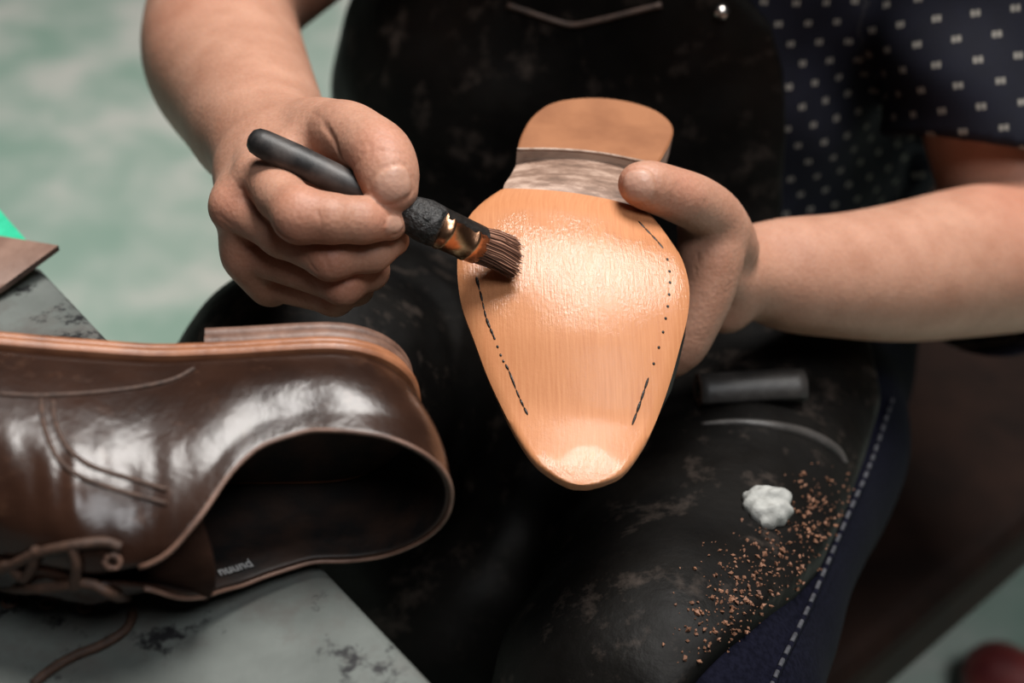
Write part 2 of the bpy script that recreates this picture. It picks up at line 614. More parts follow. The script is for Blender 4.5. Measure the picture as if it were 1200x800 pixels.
CRUST = simple('crusted_black_paint', (0.006, 0.006, 0.006), (0.030, 0.027, 0.026), 260, 0.5, 0.9, 420, bdist=0.002)
COPPER = simple('copper_ferrule', (0.42, 0.20, 0.11), (0.72, 0.40, 0.24), 120, 0.28, 0.1, metal=1.0)
SMUDGE = simple('black_smudge', (0.008, 0.007, 0.006), (0.020, 0.016, 0.014), 160, 0.4, 0.4)
THREAD = simple('dark_thread', (0.035, 0.018, 0.012), (0.085, 0.045, 0.03), 400, 0.7, 0.2)
SEAMW = simple('pale_seam_thread', (0.025, 0.025, 0.032), (0.06, 0.06, 0.07), 300, 0.8, 0.2)
HIDE = simple('brown_hide', (0.165, 0.092, 0.066), (0.235, 0.140, 0.104), 60, 0.62, 0.25, 300)
HIDE_EDGE = simple('dark_hide_edge', (0.03, 0.017, 0.012), (0.06, 0.034, 0.024), 90, 0.7, 0.4)
GREEN = simple('bright_green_cloth', (0.010, 0.36, 0.19), (0.025, 0.50, 0.28), 70, 0.7, 0.3, 400)
SEAT = simple('dark_brown_seat_leather', (0.006, 0.0026, 0.0017), (0.013, 0.0055, 0.0035), 18, 0.75, 0.25, 90, spec=0.12)
DARKWOOD = simple('dark_wood', (0.010, 0.007, 0.006), (0.022, 0.014, 0.010), 30, 0.55, 0.2, stretch=(1, 1, 0.1))
REDSHOE = simple('dark_red_leather', (0.10, 0.012, 0.014), (0.17, 0.028, 0.024), 30, 0.5, 0.1)
WHITE = simple('white_fluff', (0.25, 0.25, 0.235), (0.38, 0.38, 0.36), 120, 0.8, 0.6, 300)
CRUMB = simple('leather_crumbs', (0.10, 0.040, 0.020), (0.27, 0.125, 0.07), 90, 0.7, 0.2)
STEEL = simple('polished_rivet', (0.55, 0.50, 0.47), (0.75, 0.70, 0.66), 90, 0.25, 0.0, metal=1.0)
PRINT = simple('silver_print', (0.30, 0.30, 0.30), (0.42, 0.42, 0.42), 90, 0.5, 0.0)
TONGUE = simple('brown_tongue_suede', (0.014, 0.006, 0.004), (0.030, 0.013, 0.008), 60, 0.85, 0.3, spec=0.1)
GREYEDGE = simple('worn_grey_leather_edge', (0.018, 0.016, 0.015), (0.045, 0.040, 0.037), 60, 0.5, 0.3)
PALE = simple('pale_edge_leather', (0.28, 0.18, 0.13), (0.55, 0.42, 0.34), 200, 0.7, 0.4)
BENCHLEG = simple('bench_steel', (0.05, 0.055, 0.05), (0.09, 0.10, 0.09), 30, 0.5, 0.2)

# ------------------------------------------------------------------ floor
floor = mesh_obj('floor', [(-5, -3, 0), (5, -3, 0), (5, 7, 0), (-5, 7, 0)], [(0, 1, 2, 3)], FLOOR, smooth=False)
tag(floor, 'pale green painted floor with chalky worn patches', kind='structure')

# ------------------------------------------------------------------ workbench
BZ = 0.7255
e1 = PZ(390, 674, BZ)[:2]; e2 = PZ(55, 320, BZ)[:2]
ed = (e2 - e1) / np.linalg.norm(e2 - e1)
nrm = np.array([-ed[1], ed[0]])                # pointing away from the worker, over the bench
if nrm[0] > 0: nrm = -nrm
c_far = e2 + ed * 0.012
c_near = e1 - ed * 0.75
loop = [c_far, c_near, c_near + nrm * 0.62, c_far + nrm * 0.62]
bench = empty('workbench', (*np.mean(loop, axis=0), 0.0))
vv = [(p[0], p[1], BZ) for p in loop] + [(p[0], p[1], BZ - 0.028) for p in loop]
top = mesh_obj('bench_top', vv, [(3, 2, 1, 0), (4, 5, 6, 7)] + [(i, (i + 1) % 4, (i + 1) % 4 + 4, i + 4) for i in range(4)], BENCH, smooth=False)
md = top.modifiers.new('bevel', 'BEVEL'); md.width = 0.004; md.segments = 3
adopt(bench, top)
cen = np.mean(loop, axis=0)
for p in loop:
    q = cen + (np.array(p) - cen) * 0.86
    adopt(bench, box_mesh('leg', (q[0], q[1], (BZ - 0.028) / 2), (0.022, 0.022, (BZ - 0.028) / 2), BENCHLEG, rotz=math.atan2(ed[1], ed[0])))
for k in (0, 2):
    a = cen + (np.array(loop[k]) - cen) * 0.86; b = cen + (np.array(loop[k + 1]) - cen) * 0.86
    m_ = (a + b) / 2
    adopt(bench, box_mesh('rail', (m_[0], m_[1], 0.66), (np.linalg.norm(b - a) / 2 - 0.02, 0.010, 0.035), BENCHLEG, rotz=math.atan2((b - a)[1], (b - a)[0])))
tag(bench, 'grey green stained workbench with a straight edge under the brown shoe', 'workbench')

# ------------------------------------------------------------------ the seated person
person = empty('person', (0.08, 0.85, 0.0))
tag(person, 'seated person in black leather apron and navy dotted shirt brushing a shoe sole', 'person')

# --- body: both arms and hands, torso, neck in one field, in camera-aligned axes
F = Field(axis_coords([(-0.30, -0.148, 0.004), (-0.148, -0.04, 0.001), (-0.04, 0.05, 0.003), (0.05, 0.13, 0.0011), (0.13, 0.40, 0.004)]),
          axis_coords([(-0.16, -0.02, 0.004), (-0.02, 0.118, 0.001), (0.118, 0.58, 0.0045)]),
          axis_coords([(0.572, 0.735, 0.001), (0.735, 0.99, 0.004), (0.99, 1.22, 0.008)]))
VIEW = np.array([0, 0, 1.0])

def chain(pts, rad, sq=None):
    return [(pts[i], rad[i], pts[i + 1], rad[i + 1]) + ((sq,) if sq else ()) for i in range(len(pts) - 1)]

def smooth_chain(pts, rad, n):
    return chain(catmull(pts, n), catmull(np.asarray(rad, float).reshape(-1, 1), n)[:, 0])

# right arm (left in the picture)
R_wr = CS(312, 165, 0.705)
R_el = CS(258, 8, 0.925)
group(F, smooth_chain([R_wr, CS(290, 122, 0.765), CS(262, 66, 0.835), R_el], [0.0255, 0.0315, 0.0405, 0.0400], 12), 0.02, 0.01)
group(F, smooth_chain([R_el, CS(428, -180, 0.885), CS(520, -520, 0.83)], [0.0395, 0.047, 0.056], 8), 0.02, 0.010)
# palm of the right hand
MC_R = [CS(304, 205, 0.627), CS(275, 242, 0.630), CS(290, 296, 0.643), CS(316, 331, 0.655)]
palm = [(R_wr, 0.024, CS(306, 190, 0.672), 0.020), (CS(318, 185, 0.685), 0.019, MC_R[0], 0.0110), (CS(300, 205, 0.683), 0.017, MC_R[1], 0.0108),
        (CS(308, 235, 0.685), 0.016, MC_R[2], 0.0090), (CS(330, 255, 0.690), 0.015, MC_R[3], 0.0085),
        (CS(345, 215, 0.670), 0.017, CS(335, 275, 0.666), 0.014),
        (MC_R[1] + [0.002, 0, 0.007], 0.0095, MC_R[2] + [0.001, 0, 0.006], 0.0095), (MC_R[2] + [0.001, 0, 0.006], 0.0095, MC_R[3] + [0, 0, 0.006], 0.0088)]
group(F, palm, 0.012, 0.014)
# thumb muscle, first web
T_mc, T_ip, T_tp = CS(401, 157, 0.633), CS(446, 181, 0.606), CS(458, 221, 0.599)
group(F, [(CS(336, 160, 0.688), 0.0195, CS(378, 158, 0.650), 0.0150), (CS(330, 178, 0.668), 0.016, CS(350, 180, 0.642), 0.012), (CS(340, 195, 0.660), 0.016, CS(376, 188, 0.648), 0.0105)], 0.012, 0.012)
group(F, smooth_chain([CS(362, 155, 0.664), T_mc, CS(424, 166, 0.618), T_ip, CS(455, 204, 0.601), T_tp], [0.0145, 0.0142, 0.0128, 0.0124, 0.0114, 0.0094], 16) + [(CS(456, 212, 0.600), 0.0085, CS(468, 229, 0.600), 0.0064)], 0.004, 0.005)
# fingers: chain of knuckle, joints and tip
def finger(pts, rad, kin=0.0045, kout=0.0016):
    group(F, chain(pts, rad), kin, kout)
finger([CS(292, 265, 0.668), MC_R[2], CS(402, 333, 0.622), CS(434, 318, 0.636), CS(440, 300, 0.647)], [0.009, 0.0088, 0.0086, 0.0078, 0.0064])
finger([CS(318, 290, 0.678), MC_R[3], CS(392, 348, 0.640), CS(418, 338, 0.654), CS(420, 318, 0.664)], [0.008, 0.0082, 0.0080, 0.0070, 0.0058])
finger([CS(285, 228, 0.658), MC_R[1], CS(330, 276, 0.617), CS(387, 302, 0.6065), CS(436, 295, 0.6135), CS(462, 282, 0.617)], [0.010, 0.0098, 0.0089, 0.0092, 0.0082, 0.0066])
finger([CS(302, 190, 0.650), MC_R[0], CS(328, 228, 0.608), CS(352, 252, 0.5915), CS(388, 256, 0.5905), CS(424, 258, 0.5945), CS(457, 262, 0.6015)], [0.011, 0.0104, 0.0104, 0.0114, 0.0098, 0.0092, 0.0072])

# left arm (right in the picture)
L_wr = CS(890, 317, 0.757)
L_el = CS(1222, 296, 0.885)
group(F, smooth_chain([L_wr, CS(950, 323, 0.775), CS(1050, 320, 0.81), CS(1140, 306, 0.85), L_el], [0.0212, 0.0268, 0.0345, 0.0400, 0.0420], 14), 0.015, 0.01)
L_sh = CS(1120, -440, 0.86)
group(F, smooth_chain([L_el, CS(1166, 80, 0.895), L_sh], [0.041, 0.046, 0.054], 8), 0.02, 0.006)
# left hand: thumb over the waist of the sole, fingers round behind the shoe
TL = [CS(862, 292, 0.714), CS(842, 258, 0.692), CS(820, 240, 0.679), CS(797, 230, 0.668), CS(766, 219, 0.657), CS(747, 215, 0.652)]
group(F, [(L_wr, 0.0200, CS(862, 322, 0.737), 0.0180), (L_wr, 0.018, CS(850, 355, 0.740), 0.016), (CS(862, 322, 0.737), 0.0170, CS(838, 322, 0.712), 0.013)], 0.010, 0.008)
group(F, smooth_chain([CS(842, 268, 0.693), CS(838, 300, 0.695), CS(829, 340, 0.698), CS(814, 380, 0.702), CS(797, 412, 0.708), CS(758, 432, 0.724), CS(725, 436, 0.738)], [0.0110, 0.0128, 0.0122, 0.0108, 0.0094, 0.0082, 0.0068], 18), 0.004, 0.006)
group(F, smooth_chain(TL, [0.0120, 0.0122, 0.0118, 0.0114, 0.0104, 0.0086], 16), 0.004, 0.005)
group(F, [(CS(812, 268, 0.697), 0.0075, CS(818, 300, 0.700), 0.010)], 0.004, 0.008)
finger([CS(860, 335, 0.735), CS(838, 345, 0.728), CS(800, 408, 0.728), CS(760, 422, 0.742), CS(725, 422, 0.750)], [0.010, 0.0100, 0.0090, 0.0082, 0.0068])
finger([CS(865, 350, 0.746), CS(842, 350, 0.746), CS(805, 400, 0.750), CS(762, 402, 0.759), CS(728, 398, 0.764)], [0.009, 0.0094, 0.0086, 0.0078, 0.0066])
finger([CS(868, 345, 0.755), CS(842, 340, 0.760), CS(808, 378, 0.769), CS(770, 376, 0.775), CS(740, 370, 0.779)], [0.008, 0.0088, 0.008, 0.007, 0.006])

# torso (clothed), given in world metres and turned into the camera axes
def w2c(w):
    d = np.asarray(w, float) - CAM
    return np.array([d @ RT, d @ UP, d @ FW])
TB, TT = np.array([0.088, 0.915, 0.50]), np.array([0.090, 0.915, 0.98])
side = (w2c(TB + [0, 1, 0]) - w2c(TB))
torso = [(w2c(TB + [0, 0, 0.07]), 0.172, w2c(TT), 0.145, (side, 0.70))]
group(F, torso, 0.02, 0.01)
nk = w2c([0.085, 0.90, 1.16])
group(F, [(w2c(TT + [0, 0, .10]), 0.085, nk, 0.056), (w2c(TT + [-0.12, 0, .03]), 0.075, w2c(TT + [0.12, 0, .03]), 0.075)], 0.05, 0.06)

# creases and nails
def on_surface(px, py, d0=0.57, d1=0.85):
    prev = d0
    for d in np.arange(d0, d1, 0.0008):
        if F.value(CS(px, py, d)) < 0:
            return CS(px, py, d - 0.0004)
        prev = d
    return None

def crease(pxs, r=0.0002, k=0.0011, lift=0.0001):
    pts = [on_surface(*q) for q in pxs]
    pts = [p for p in pts if p is not None]
    for a, b in zip(pts[:-1], pts[1:]):
        if np.linalg.norm(a - b) > 0.02: continue
        lo = np.minimum(a, b) - 0.006; hi = np.maximum(a, b) + 0.006
        sl = F.sub(lo, hi); p = F.pts(sl)
        F.v[sl] = smax(F.v[sl], -(cone_d(p, a - VIEW * lift, r, b - VIEW * lift, r)).astype(np.float32), k)

CREASES = [
    [(366, 132), (376, 138), (384, 147), (390, 158), (395, 170), (399, 182)],
    [(436, 152), (446, 158), (458, 160)], [(440, 164), (452, 168), (466, 170)], [(440, 176), (456, 178), (472, 180)],
    [(432, 168), (436, 184)], [(412, 200), (420, 190), (424, 178)],
    [(416, 246), (418, 258), (420, 272)], [(424, 246), (426, 258), (427, 271)], [(372, 246), (376, 262), (374, 276)],
    [(358, 300), (366, 312), (372, 320)], [(378, 298), (384, 310), (388, 320)], [(412, 304), (416, 314)],
    [(398, 330), (404, 340)], [(258, 252), (268, 262), (284, 272)], [(262, 262), (272, 274), (290, 284)],
    [(274, 186), (284, 200), (292, 214)],
    [(782, 206), (786, 222), (784, 240)], [(790, 206), (795, 224), (794, 242)], [(826, 236), (822, 250), (812, 262)],
    [(816, 272), (818, 300), (812, 330)], [(830, 272), (828, 300)], [(862, 296), (858, 322), (852, 344)],
]
for c in CREASES:
    crease(c)
crease([(378, 146), (386, 156), (392, 166), (396, 176), (400, 186)], r=0.0005, k=0.002)
crease([(284, 222), (300, 243), (320, 264), (342, 282)], r=0.0004, k=0.0016)

NAILS = []
def nail(pxc, tip_px, w, l, face, off=0.0):
    """a nail plate: centre pixel, pixel it points to, half width, half length (m), outward direction in camera axes"""
    c = on_surface(*pxc)
    if c is None: return
    t = CS(tip_px[0], tip_px[1], c[2]) - c
    n = np.asarray(face, float); n /= np.linalg.norm(n)
    t -= n * (t @ n); t /= np.linalg.norm(t)
    s = np.cross(n, t)
    sl = F.sub(c - 0.014, c + 0.014); p = F.pts(sl)
    q = [p[k] - np.float32(c[k]) for k in range(3)]
    ls = q[0] * s[0] + q[1] * s[1] + q[2] * s[2]
    lt = q[0] * t[0] + q[1] * t[1] + q[2] * t[2]
    ln = q[0] * n[0] + q[1] * n[1] + q[2] * n[2]
    e = ((np.abs(ls) / w) ** 3 + (np.abs(lt) / l) ** 3) ** (1 / 3.0)
    ok = (ln > -0.008)
    plate = np.clip((1.0 - e) / 0.10, 0, 1) * ok
    rim = np.clip(1 - np.abs(e - 1.10) / 0.12, 0, 1) * ok
    F.v[sl] = (F.v[sl] - 0.00055 * plate + 0.00065 * rim).astype(np.float32)
    NAILS.append((c, s, t, n, w, l))
nail((463, 214), (474, 240), 0.0074, 0.0066, (0.45, 0.22, -0.87))
nail((748, 214), (728, 216), 0.0068, 0.0072, (-0.12, 0.35, -0.93))
nail((461, 263), (474, 262), 0.0040, 0.0040, (0.88, -0.05, -0.45))

bv, bf = surface_nets(F)
# knuckle redness and nail tone stored on the skin itself
red = np.zeros(len(bv)); nl = np.zeros(len(bv))
for q, rr in [(CS(350, 252, .588), .014), (CS(384, 302, .595), .012), (CS(402, 333, .611), .012), (MC_R[1] - VIEW * .008, .012), (MC_R[2], .012), (CS(446, 172, .597), .013), (CS(446, 262, .592), .010),
              (CS(463, 236, .590), .010), (CS(797, 226, .657), .013), (CS(735, 218, .645), .010), (CS(1180, 250, .84), .05), (CS(240, 60, .81), .04)]:
    d = np.linalg.norm(bv - q, axis=1)
    red = np.maximum(red, np.clip(1.25 - d / rr, 0, 1))
for c, s_, t_, n_, w_, l_ in NAILS:
    q = bv - c
    e = ((np.abs(q @ s_) / w_) ** 3 + (np.abs(q @ t_) / l_) ** 3) ** (1 / 3.0)
    nl = np.maximum(nl, np.clip((1.02 - e) / 0.12, 0, 1) * (q @ n_ > -0.008) * (np.linalg.norm(q, axis=1) < 0.014))
body = mesh_obj('body', c2w(bv), bf, SKIN)
for nm, arr in (('red', red), ('nail', nl)):
    a = body.data.attributes.new(nm, 'FLOAT', 'POINT')
    a.data.foreach_set('value', arr.astype(np.float32))
md = body.modifiers.new('smooth', 'SMOOTH'); md.factor = 0.4; md.iterations = 2
adopt(person, body)
del F

# --- trousers
HIP_R, KN_R = P(488, 395, 1.10), P(368, 476, 0.79)
HIP_L, MID_L, KN_L = P(930, 395, 1.05), P(893, 520, 0.90), P(775, 830, 0.675)
FT_R = np.array([KN_R[0] - 0.02, KN_R[1] + 0.05, 0.06]); FT_L = np.array([KN_L[0] + 0.06, KN_L[1] + 0.06, 0.06])
T = Field(axis_coords([(-0.32, 0.42, 0.005)]), axis_coords([(0.18, 1.12, 0.005)]), axis_coords([(0.03, 0.78, 0.006)]))
group(T, [(HIP_R, 0.085, KN_R, 0.066), (KN_R, 0.064, FT_R, 0.05)], 0.03, 0.03)
group(T, [(HIP_L, 0.090, MID_L, 0.082), (MID_L, 0.082, KN_L, 0.068), (KN_L, 0.066, FT_L, 0.05)], 0.03, 0.03)
group(T, [(TB + [-.06, 0.02, 0.02], 0.12, TB + [.07, 0.02, .02], 0.12)], 0.03, 0.04)
tp = T.pts((slice(None),) * 3)
T.v += (0.0030 * wavy(tp, 5, 60)).astype(np.float32)
tv, tf = surface_nets(T)
trousers = mesh_obj('trousers', tv, tf, JEANS)
trousers.modifiers.new('smooth', 'SMOOTH').iterations = 2
adopt(person, trousers)
tag(trousers, 'dark indigo jeans with a pale stitched side seam')

# --- shoes of the person (under the bench and seat)
for k, ft in enumerate((FT_R, FT_L)):
    S = Field(axis_coords([(ft[0] - 0.08, ft[0] + 0.08, 0.005)]), axis_coords([(ft[1] - 0.26, ft[1] + 0.12, 0.005)]), axis_coords([(-0.01, 0.16, 0.005)]))
    group(S, [(ft + [0, 0.03, -0.02], 0.040, ft + [0, -0.17, -0.025], 0.038, (np.array([0, 0, 1.0]), 0.85)), (ft + [0, 0.02, -.01], 0.04, ft + [0, 0.0, 0.05], 0.045)], 0.03, 0.01)
    S.v = np.maximum(S.v, 0.002 - S.pts((slice(None),) * 3)[2]).astype(np.float32)
    sv, sf = surface_nets(S)
    so = mesh_obj('worn_shoe', sv, sf, BLACKUP); so.modifiers.new('smooth', 'SMOOTH').iterations = 3
    adopt(person, so)

# --- shirt
H = Field(axis_coords([(-0.28, 0.44, 0.0036)]), axis_coords([(0.60, 1.12, 0.0036)]), axis_coords([(0.48, 1.16, 0.0036)]))
group(H, [(TB, 0.197, TT, 0.165, (np.array([0, 1.0, 0]), 0.725))], 0.02, 0.01)
group(H, [(np.array([0.262, 0.94, 0.60]), 0.062, np.array([0.280, 0.94, 0.92]), 0.070)], 0.03, 0.04)
group(H, [(TT + [-0.11, 0, .03], 0.085, TT + [0.11, 0, .03], 0.085)], 0.05, 0.06)
SHL, ELL = c2w(L_sh), c2w(L_el)
SHR, ELR = c2w(CS(520, -520, 0.83)), c2w(R_el)
SLV = []
for sh, midp, t_hem in ((SHL, c2w(CS(1166, 80, 0.895)), None), (SHR, c2w(CS(428, -180, 0.885)), None)):
    SLV.append((sh, midp))
hemL = P(1160, 176, 0.895)
hemR = SHR + (ELR - SHR) * 0.45
for sh, hm in ((SHL, hemL), (SHR, hemR)):
    ax = hm - sh
    group(H, [(sh - ax * 0.1, 0.068, hm + ax * 0.2, 0.067)], 0.02, 0.025)
hp = H.pts((slice(None),) * 3)
# drape: soft folds pulled from the arm towards the waist
fold = 0.5 * np.sin((hp[2] * 62 + hp[0] * 46 + hp[1] * 12)) + 0.5 * np.sin(hp[2] * 96 - hp[0] * 26 + 1.3) * np.sin(hp[0] * 30 + 0.6)
H.v += (0.0042 * fold + 0.0040 * wavy(hp, 21, 48)).astype(np.float32)
for sh, hm in ((SHL, hemL), (SHR, hemR)):
    ax = hm - sh; L = np.linalg.norm(ax); u = ax / L
    lo = np.minimum(sh, hm) - 0.10; hi = np.maximum(sh, hm) + 0.10
    sl = H.sub(lo, hi); p = H.pts(sl)
    # the sleeve ends in a plane across the arm and is open inside
    un = u - 0.27 * RT if sh is SHL else u
    un = un / np.linalg.norm(un)
    al = (p[0] - hm[0]) * un[0] + (p[1] - hm[1]) * un[1] + (p[2] - hm[2]) * un[2]
    near = cone_d(p, sh, 0.10, hm, 0.10)
    tors = cone_d(p, TB, 0.197, TT, 0.165, (np.array([0, 1.0, 0]), 0.725))
    cut = np.maximum(np.minimum(al, 0.05), 0)
    m_ = (al > 0) & (tors > 0.012)
    H.v[sl] = np.where(m_ & (near < 0.03), np.maximum(H.v[sl], al.astype(np.float32)), H.v[sl])
    hollow = cone_d(p, hm - u * 0.05, 0.0535, hm + u * 0.06, 0.0555)
    H.v[sl] = np.where(tors > 0.004, np.maximum(H.v[sl], -hollow.astype(np.float32)), H.v[sl])
hv, hf = surface_nets(H)
# cloth coordinates for the print: front view on the trunk, round the arm on the sleeves
cu = np.stack([hv[:, 0] + 0.35 * (hv[:, 1] - 0.8), hv[:, 2] * 1.0 + 0.12 * hv[:, 0], np.zeros(len(hv))], 1)
ax = hemL - SHL; L = np.linalg.norm(ax); u = ax / L
rel = hv - SHL; al = rel @ u
rad = rel - al[:, None] * u
ref = np.cross(u, [0, 1, 0]); ref /= np.linalg.norm(ref); ref2 = np.cross(u, ref)
ang = np.arctan2(rad @ ref2, rad @ ref)
td = cone_d([hv[:, 0], hv[:, 1], hv[:, 2]], TB, 0.197, TT, 0.165, (np.array([0, 1.0, 0]), 0.725))
isl = (td > 0.010) & (hv[:, 0] > 0.15)
cu[isl, 0] = (ang * 0.063)[isl]; cu[isl, 1] = -al[isl]
shirt = mesh_obj('shirt', hv, hf, SHIRT)
a = shirt.data.attributes.new('cloth_uv', 'FLOAT_VECTOR', 'POINT')
a.data.foreach_set('vector', cu.astype(np.float32).ravel())
shirt.modifiers.new('smooth', 'SMOOTH').iterations = 2
adopt(person, shirt)
tag(shirt, 'navy short-sleeved shirt printed with small pale dots')
del H

# --- apron
A = Field(axis_coords([(-0.24, 0.30, 0.0032)]), axis_coords([(0.30, 1.06, 0.0036)]), axis_coords([(0.34, 0.87, 0.0032)]))
group(A, [(TB, 0.209, TT + [0.030, 0, 0], 0.168, (np.array([0, 1.0, 0]), 0.730))], 0.02, 0.01)
group(A, [(np.array([-0.012, 0.90, 0.55]), 0.135, np.array([-0.008, 0.90, 0.67]), 0.118)], 0.02, 0.04)
group(A, [(HIP_R, 0.094, KN_R, 0.075), (KN_R, 0.073, KN_R + [0, -0.01, -0.25], 0.072)], 0.03, 0.05)
group(A, [(HIP_L, 0.099, MID_L, 0.091), (MID_L, 0.091, KN_L, 0.077), (KN_L, 0.075, KN_L + [0, -0.01, -0.25], 0.075)], 0.03, 0.05)
mid_r = HIP_R + (KN_R - HIP_R) * 0.75
group(A, [(mid_r + [0.05, 0, -0.02], 0.06, MID_L + [-0.05, 0, -0.03], 0.06), (mid_r + [0.05, -0.06, -0.10], 0.06, MID_L + [-0.06, -0.16, -0.10], 0.06)], 0.05, 0.06)
ap = A.pts((slice(None),) * 3)
A.v += (0.0035 * wavy(ap, 33, 42) + 0.0016 * wavy(ap, 34, 120)).astype(np.float32)
# folds: a long curved ridge over the thigh
ridge = [P(815, 497, 0.868), P(880, 496, 0.872), P(940, 506, 0.876), P(978, 524, 0.876), P(992, 542, 0.868)]
rp = catmull(ridge, 12)
APV, APC = None, None
# clipping: right side of the bib, top line with its dip, side edge on the thigh, hem
ez = np.array([0.30, 0.60, 0.664, 0.71, 0.743, 0.772, 0.796, 0.815, 0.87]); ex = np.array([0.178, 0.178, 0.175, 0.172, 0.167, 0.156, 0.134, 0.112, 0.09])
tx = np.array([-0.30, -0.10, -0.05, -0.005, 0.020, 0.040, 0.060, 0.089, 0.125, 0.3]); tz = np.array([0.85, 0.842, 0.826, 0.809, 0.801, 0.797, 0.801, 0.809, 0.814, 0.814])
xg = ap[0][:, 0, 0]; zg = ap[2][0, 0, :]
bib_r = np.interp(zg, ez, ex)[None, None, :]
front = np.where((ap[2] > 0.60) & (ap[1] > 0.70), ap[0] - bib_r, -1.0)
A.v = np.maximum(A.v, np.clip(front, -0.05, 0.05).astype(np.float32))
A.v = np.maximum(A.v, np.clip(ap[2] - np.interp(xg, tx, tz)[:, None, None], -0.05, 0.05).astype(np.float32))
A.v = np.maximum(A.v, np.clip(ap[1] - 0.93, -0.05, 0.05).astype(np.float32))      # open at the back
tb_ = bvh_of(trousers)
eb = [cast(tb_, px, py)[0] for px, py in [(1030, 478), (1012, 540), (991, 600), (960, 670), (930, 702), (878, 742), (818, 796)]]
eb = np.array([p for p in eb if p is not None])
eb = eb[np.argsort(eb[:, 1])]
yg = ap[1][0, :, 0]
xb = np.interp(yg, eb[:, 1], eb[:, 0])
lowy = yg < eb[0, 1]
xb[lowy] = eb[0, 0] + (yg[lowy] - eb[0, 1]) * 0.9
sd = np.where((ap[2] < 0.74) & (ap[1] < 0.745) | (ap[2] < 0.66) & (ap[1] < 0.86), ap[0] - xb[None, :, None], -1.0)
A.v = np.maximum(A.v, np.clip(sd, -0.05, 0.05).astype(np.float32))
A.v = np.maximum(A.v, (0.38 - ap[2]).astype(np.float32))
av, af = surface_nets(A)
apron = mesh_obj('apron', av, af, APRON)
apron.modifiers.new('smooth', 'SMOOTH').iterations = 2
adopt(person, apron)
tag(apron, 'worn black leather apron with scuffed bib')
del A
bpy.context.view_layer.update()
apron_bvh = bvh_of(apron)

# apron details: edge roll on the bib top, curved pocket rim on the thigh, rivet
pts = []
for px, py in [(596, 6), (620, 14), (650, 24), (672, 29), (700, 24), (740, 14), (775, 5)]:
    l, n = cast(apron_bvh, px, py)
    if l is not None: pts.append(l + n * 0.001)
if len(pts) > 3:
    adopt(apron, tube('bib_edge', pts, 0.0018, HIDE_EDGE, seg=8, n=30))
pts = []
for px, py in [(822, 497), (850, 495), (880, 496), (910, 500), (940, 507), (962, 517), (980, 529), (990, 542)]:
    l, n = cast(apron_bvh, px, py)
    if l is not None: pts.append(l + n * 0.001)
if len(pts) > 3:
    adopt(apron, tube('pocket_rim', [p - np.array([0, 0, 0.0012]) for p in pts], [0.0012, 0.0020, 0.0026, 0.0030, 0.0034, 0.0036, 0.0030, 0.0014][:len(pts)], GREYEDGE, seg=10, n=40))
l, n = cast(apron_bvh, 845, 14)
if l is not None:
    adopt(apron, rev('rivet', l - n * 0.001, l + n * 0.005, [(0, 0.0048), (0.3, 0.0048), (0.7, 0.0040), (0.92, 0.0022), (1.0, 0.0004)], STEEL, seg=20))
bpy.context.view_layer.update()

# jeans seam: a raised side seam with separate stitches
trouser_bvh = bvh_of(trousers)
seam_px = [(1062, 470), (1052, 500), (1040, 535), (1028, 565), (1012, 600), (995, 640), (978, 680), (958, 725), (936, 770), (918, 810)]
sp = []
for px, py in seam_px:
    l, n = cast(trouser_bvh, px - 18, py)
    if l is not None: sp.append(l + n * 0.0008)
if len(sp) > 3:
    adopt(trousers, tube('side_seam', sp, 0.0016, JEANS, seg=8, n=60))
    dense = catmull(sp, 240)
    for i in range(0, 236, 9):
        adopt(trousers, tube('seam_stitch', dense[i:i + 6] + np.array([0, 0, 0.0014]), 0.0011, SEAMW, seg=6))

# ------------------------------------------------------------------ the held shoe
held = empty('upturned_shoe', P(672, 400, 0.66))
SEC = [((586, 221), (757, 245), 0.6605), ((566, 235), (769, 257), 0.6570), ((548, 255), (786, 280), 0.6510), ((538, 285), (800, 303), 0.6435), ((536, 318), (808, 335), 0.6365), ((541, 357), (806, 370), 0.6300),
       ((556, 399), (796, 410), 0.6240), ((572, 442), (784, 452), 0.6185), ((591, 482), (768, 495), 0.6128), ((610, 516), (750, 528), 0.6050), ((629, 541), (730, 553), 0.5985), ((648, 556), (710, 563), 0.5955), ((662, 564), (697, 566.5), 0.5942), ((674, 567.5), (687, 568), 0.5936)]
SEC = [(l, r, 0.6365 + (d - 0.6365) * 1.10) for l, r, d in SEC]
Ls = catmull([CS(*s[0], s[2]) for s in SEC], 60)
Rs = catmull([CS(*s[1], s[2]) for s in SEC], 60)
NU, NV = 60, 33
cent = (Ls + Rs) / 2
tang = np.gradient(cent, axis=0); tang /= np.linalg.norm(tang, axis=1)[:, None]
acr = (Rs - Ls); wid = np.linalg.norm(acr, axis=1); acr = acr / wid[:, None]
nor = np.cross(acr, tang); nor *= np.where(nor[:, 2] > 0, -1, 1)[:, None]; nor /= np.linalg.norm(nor, axis=1)[:, None]
def sole_pt(i, t, lift):
    b = 0.0075 * min(1, wid[i] / 0.09) ** 2 * (1 - (2 * t - 1) ** 2)
    return Ls[i] + (Rs[i] - Ls[i]) * t + nor[i] * (b + lift)
TH = 0.0042
sv = []; uv = []
for i in range(NU):
    for j in range(NV):
        t = j / (NV - 1)
        edge = 1 - min(1, min(t, 1 - t) * wid[i] / 0.0016)       # a rounded rim
        sv.append(sole_pt(i, t, -0.0010 * edge ** 2)); uv.append(((t - 0.5) * wid[i] * 10, i / (NU - 1), 0))
for i in range(NU):
    for j in range(NV):
        sv.append(sole_pt(i, j / (NV - 1), -TH)); uv.append((j / (NV - 1), i / (NU - 1), 0))
m = NU * NV
fs = [f for f in grid_faces(NU, NV)] + [tuple(q + m for q in f[::-1]) for f in grid_faces(NU, NV)]
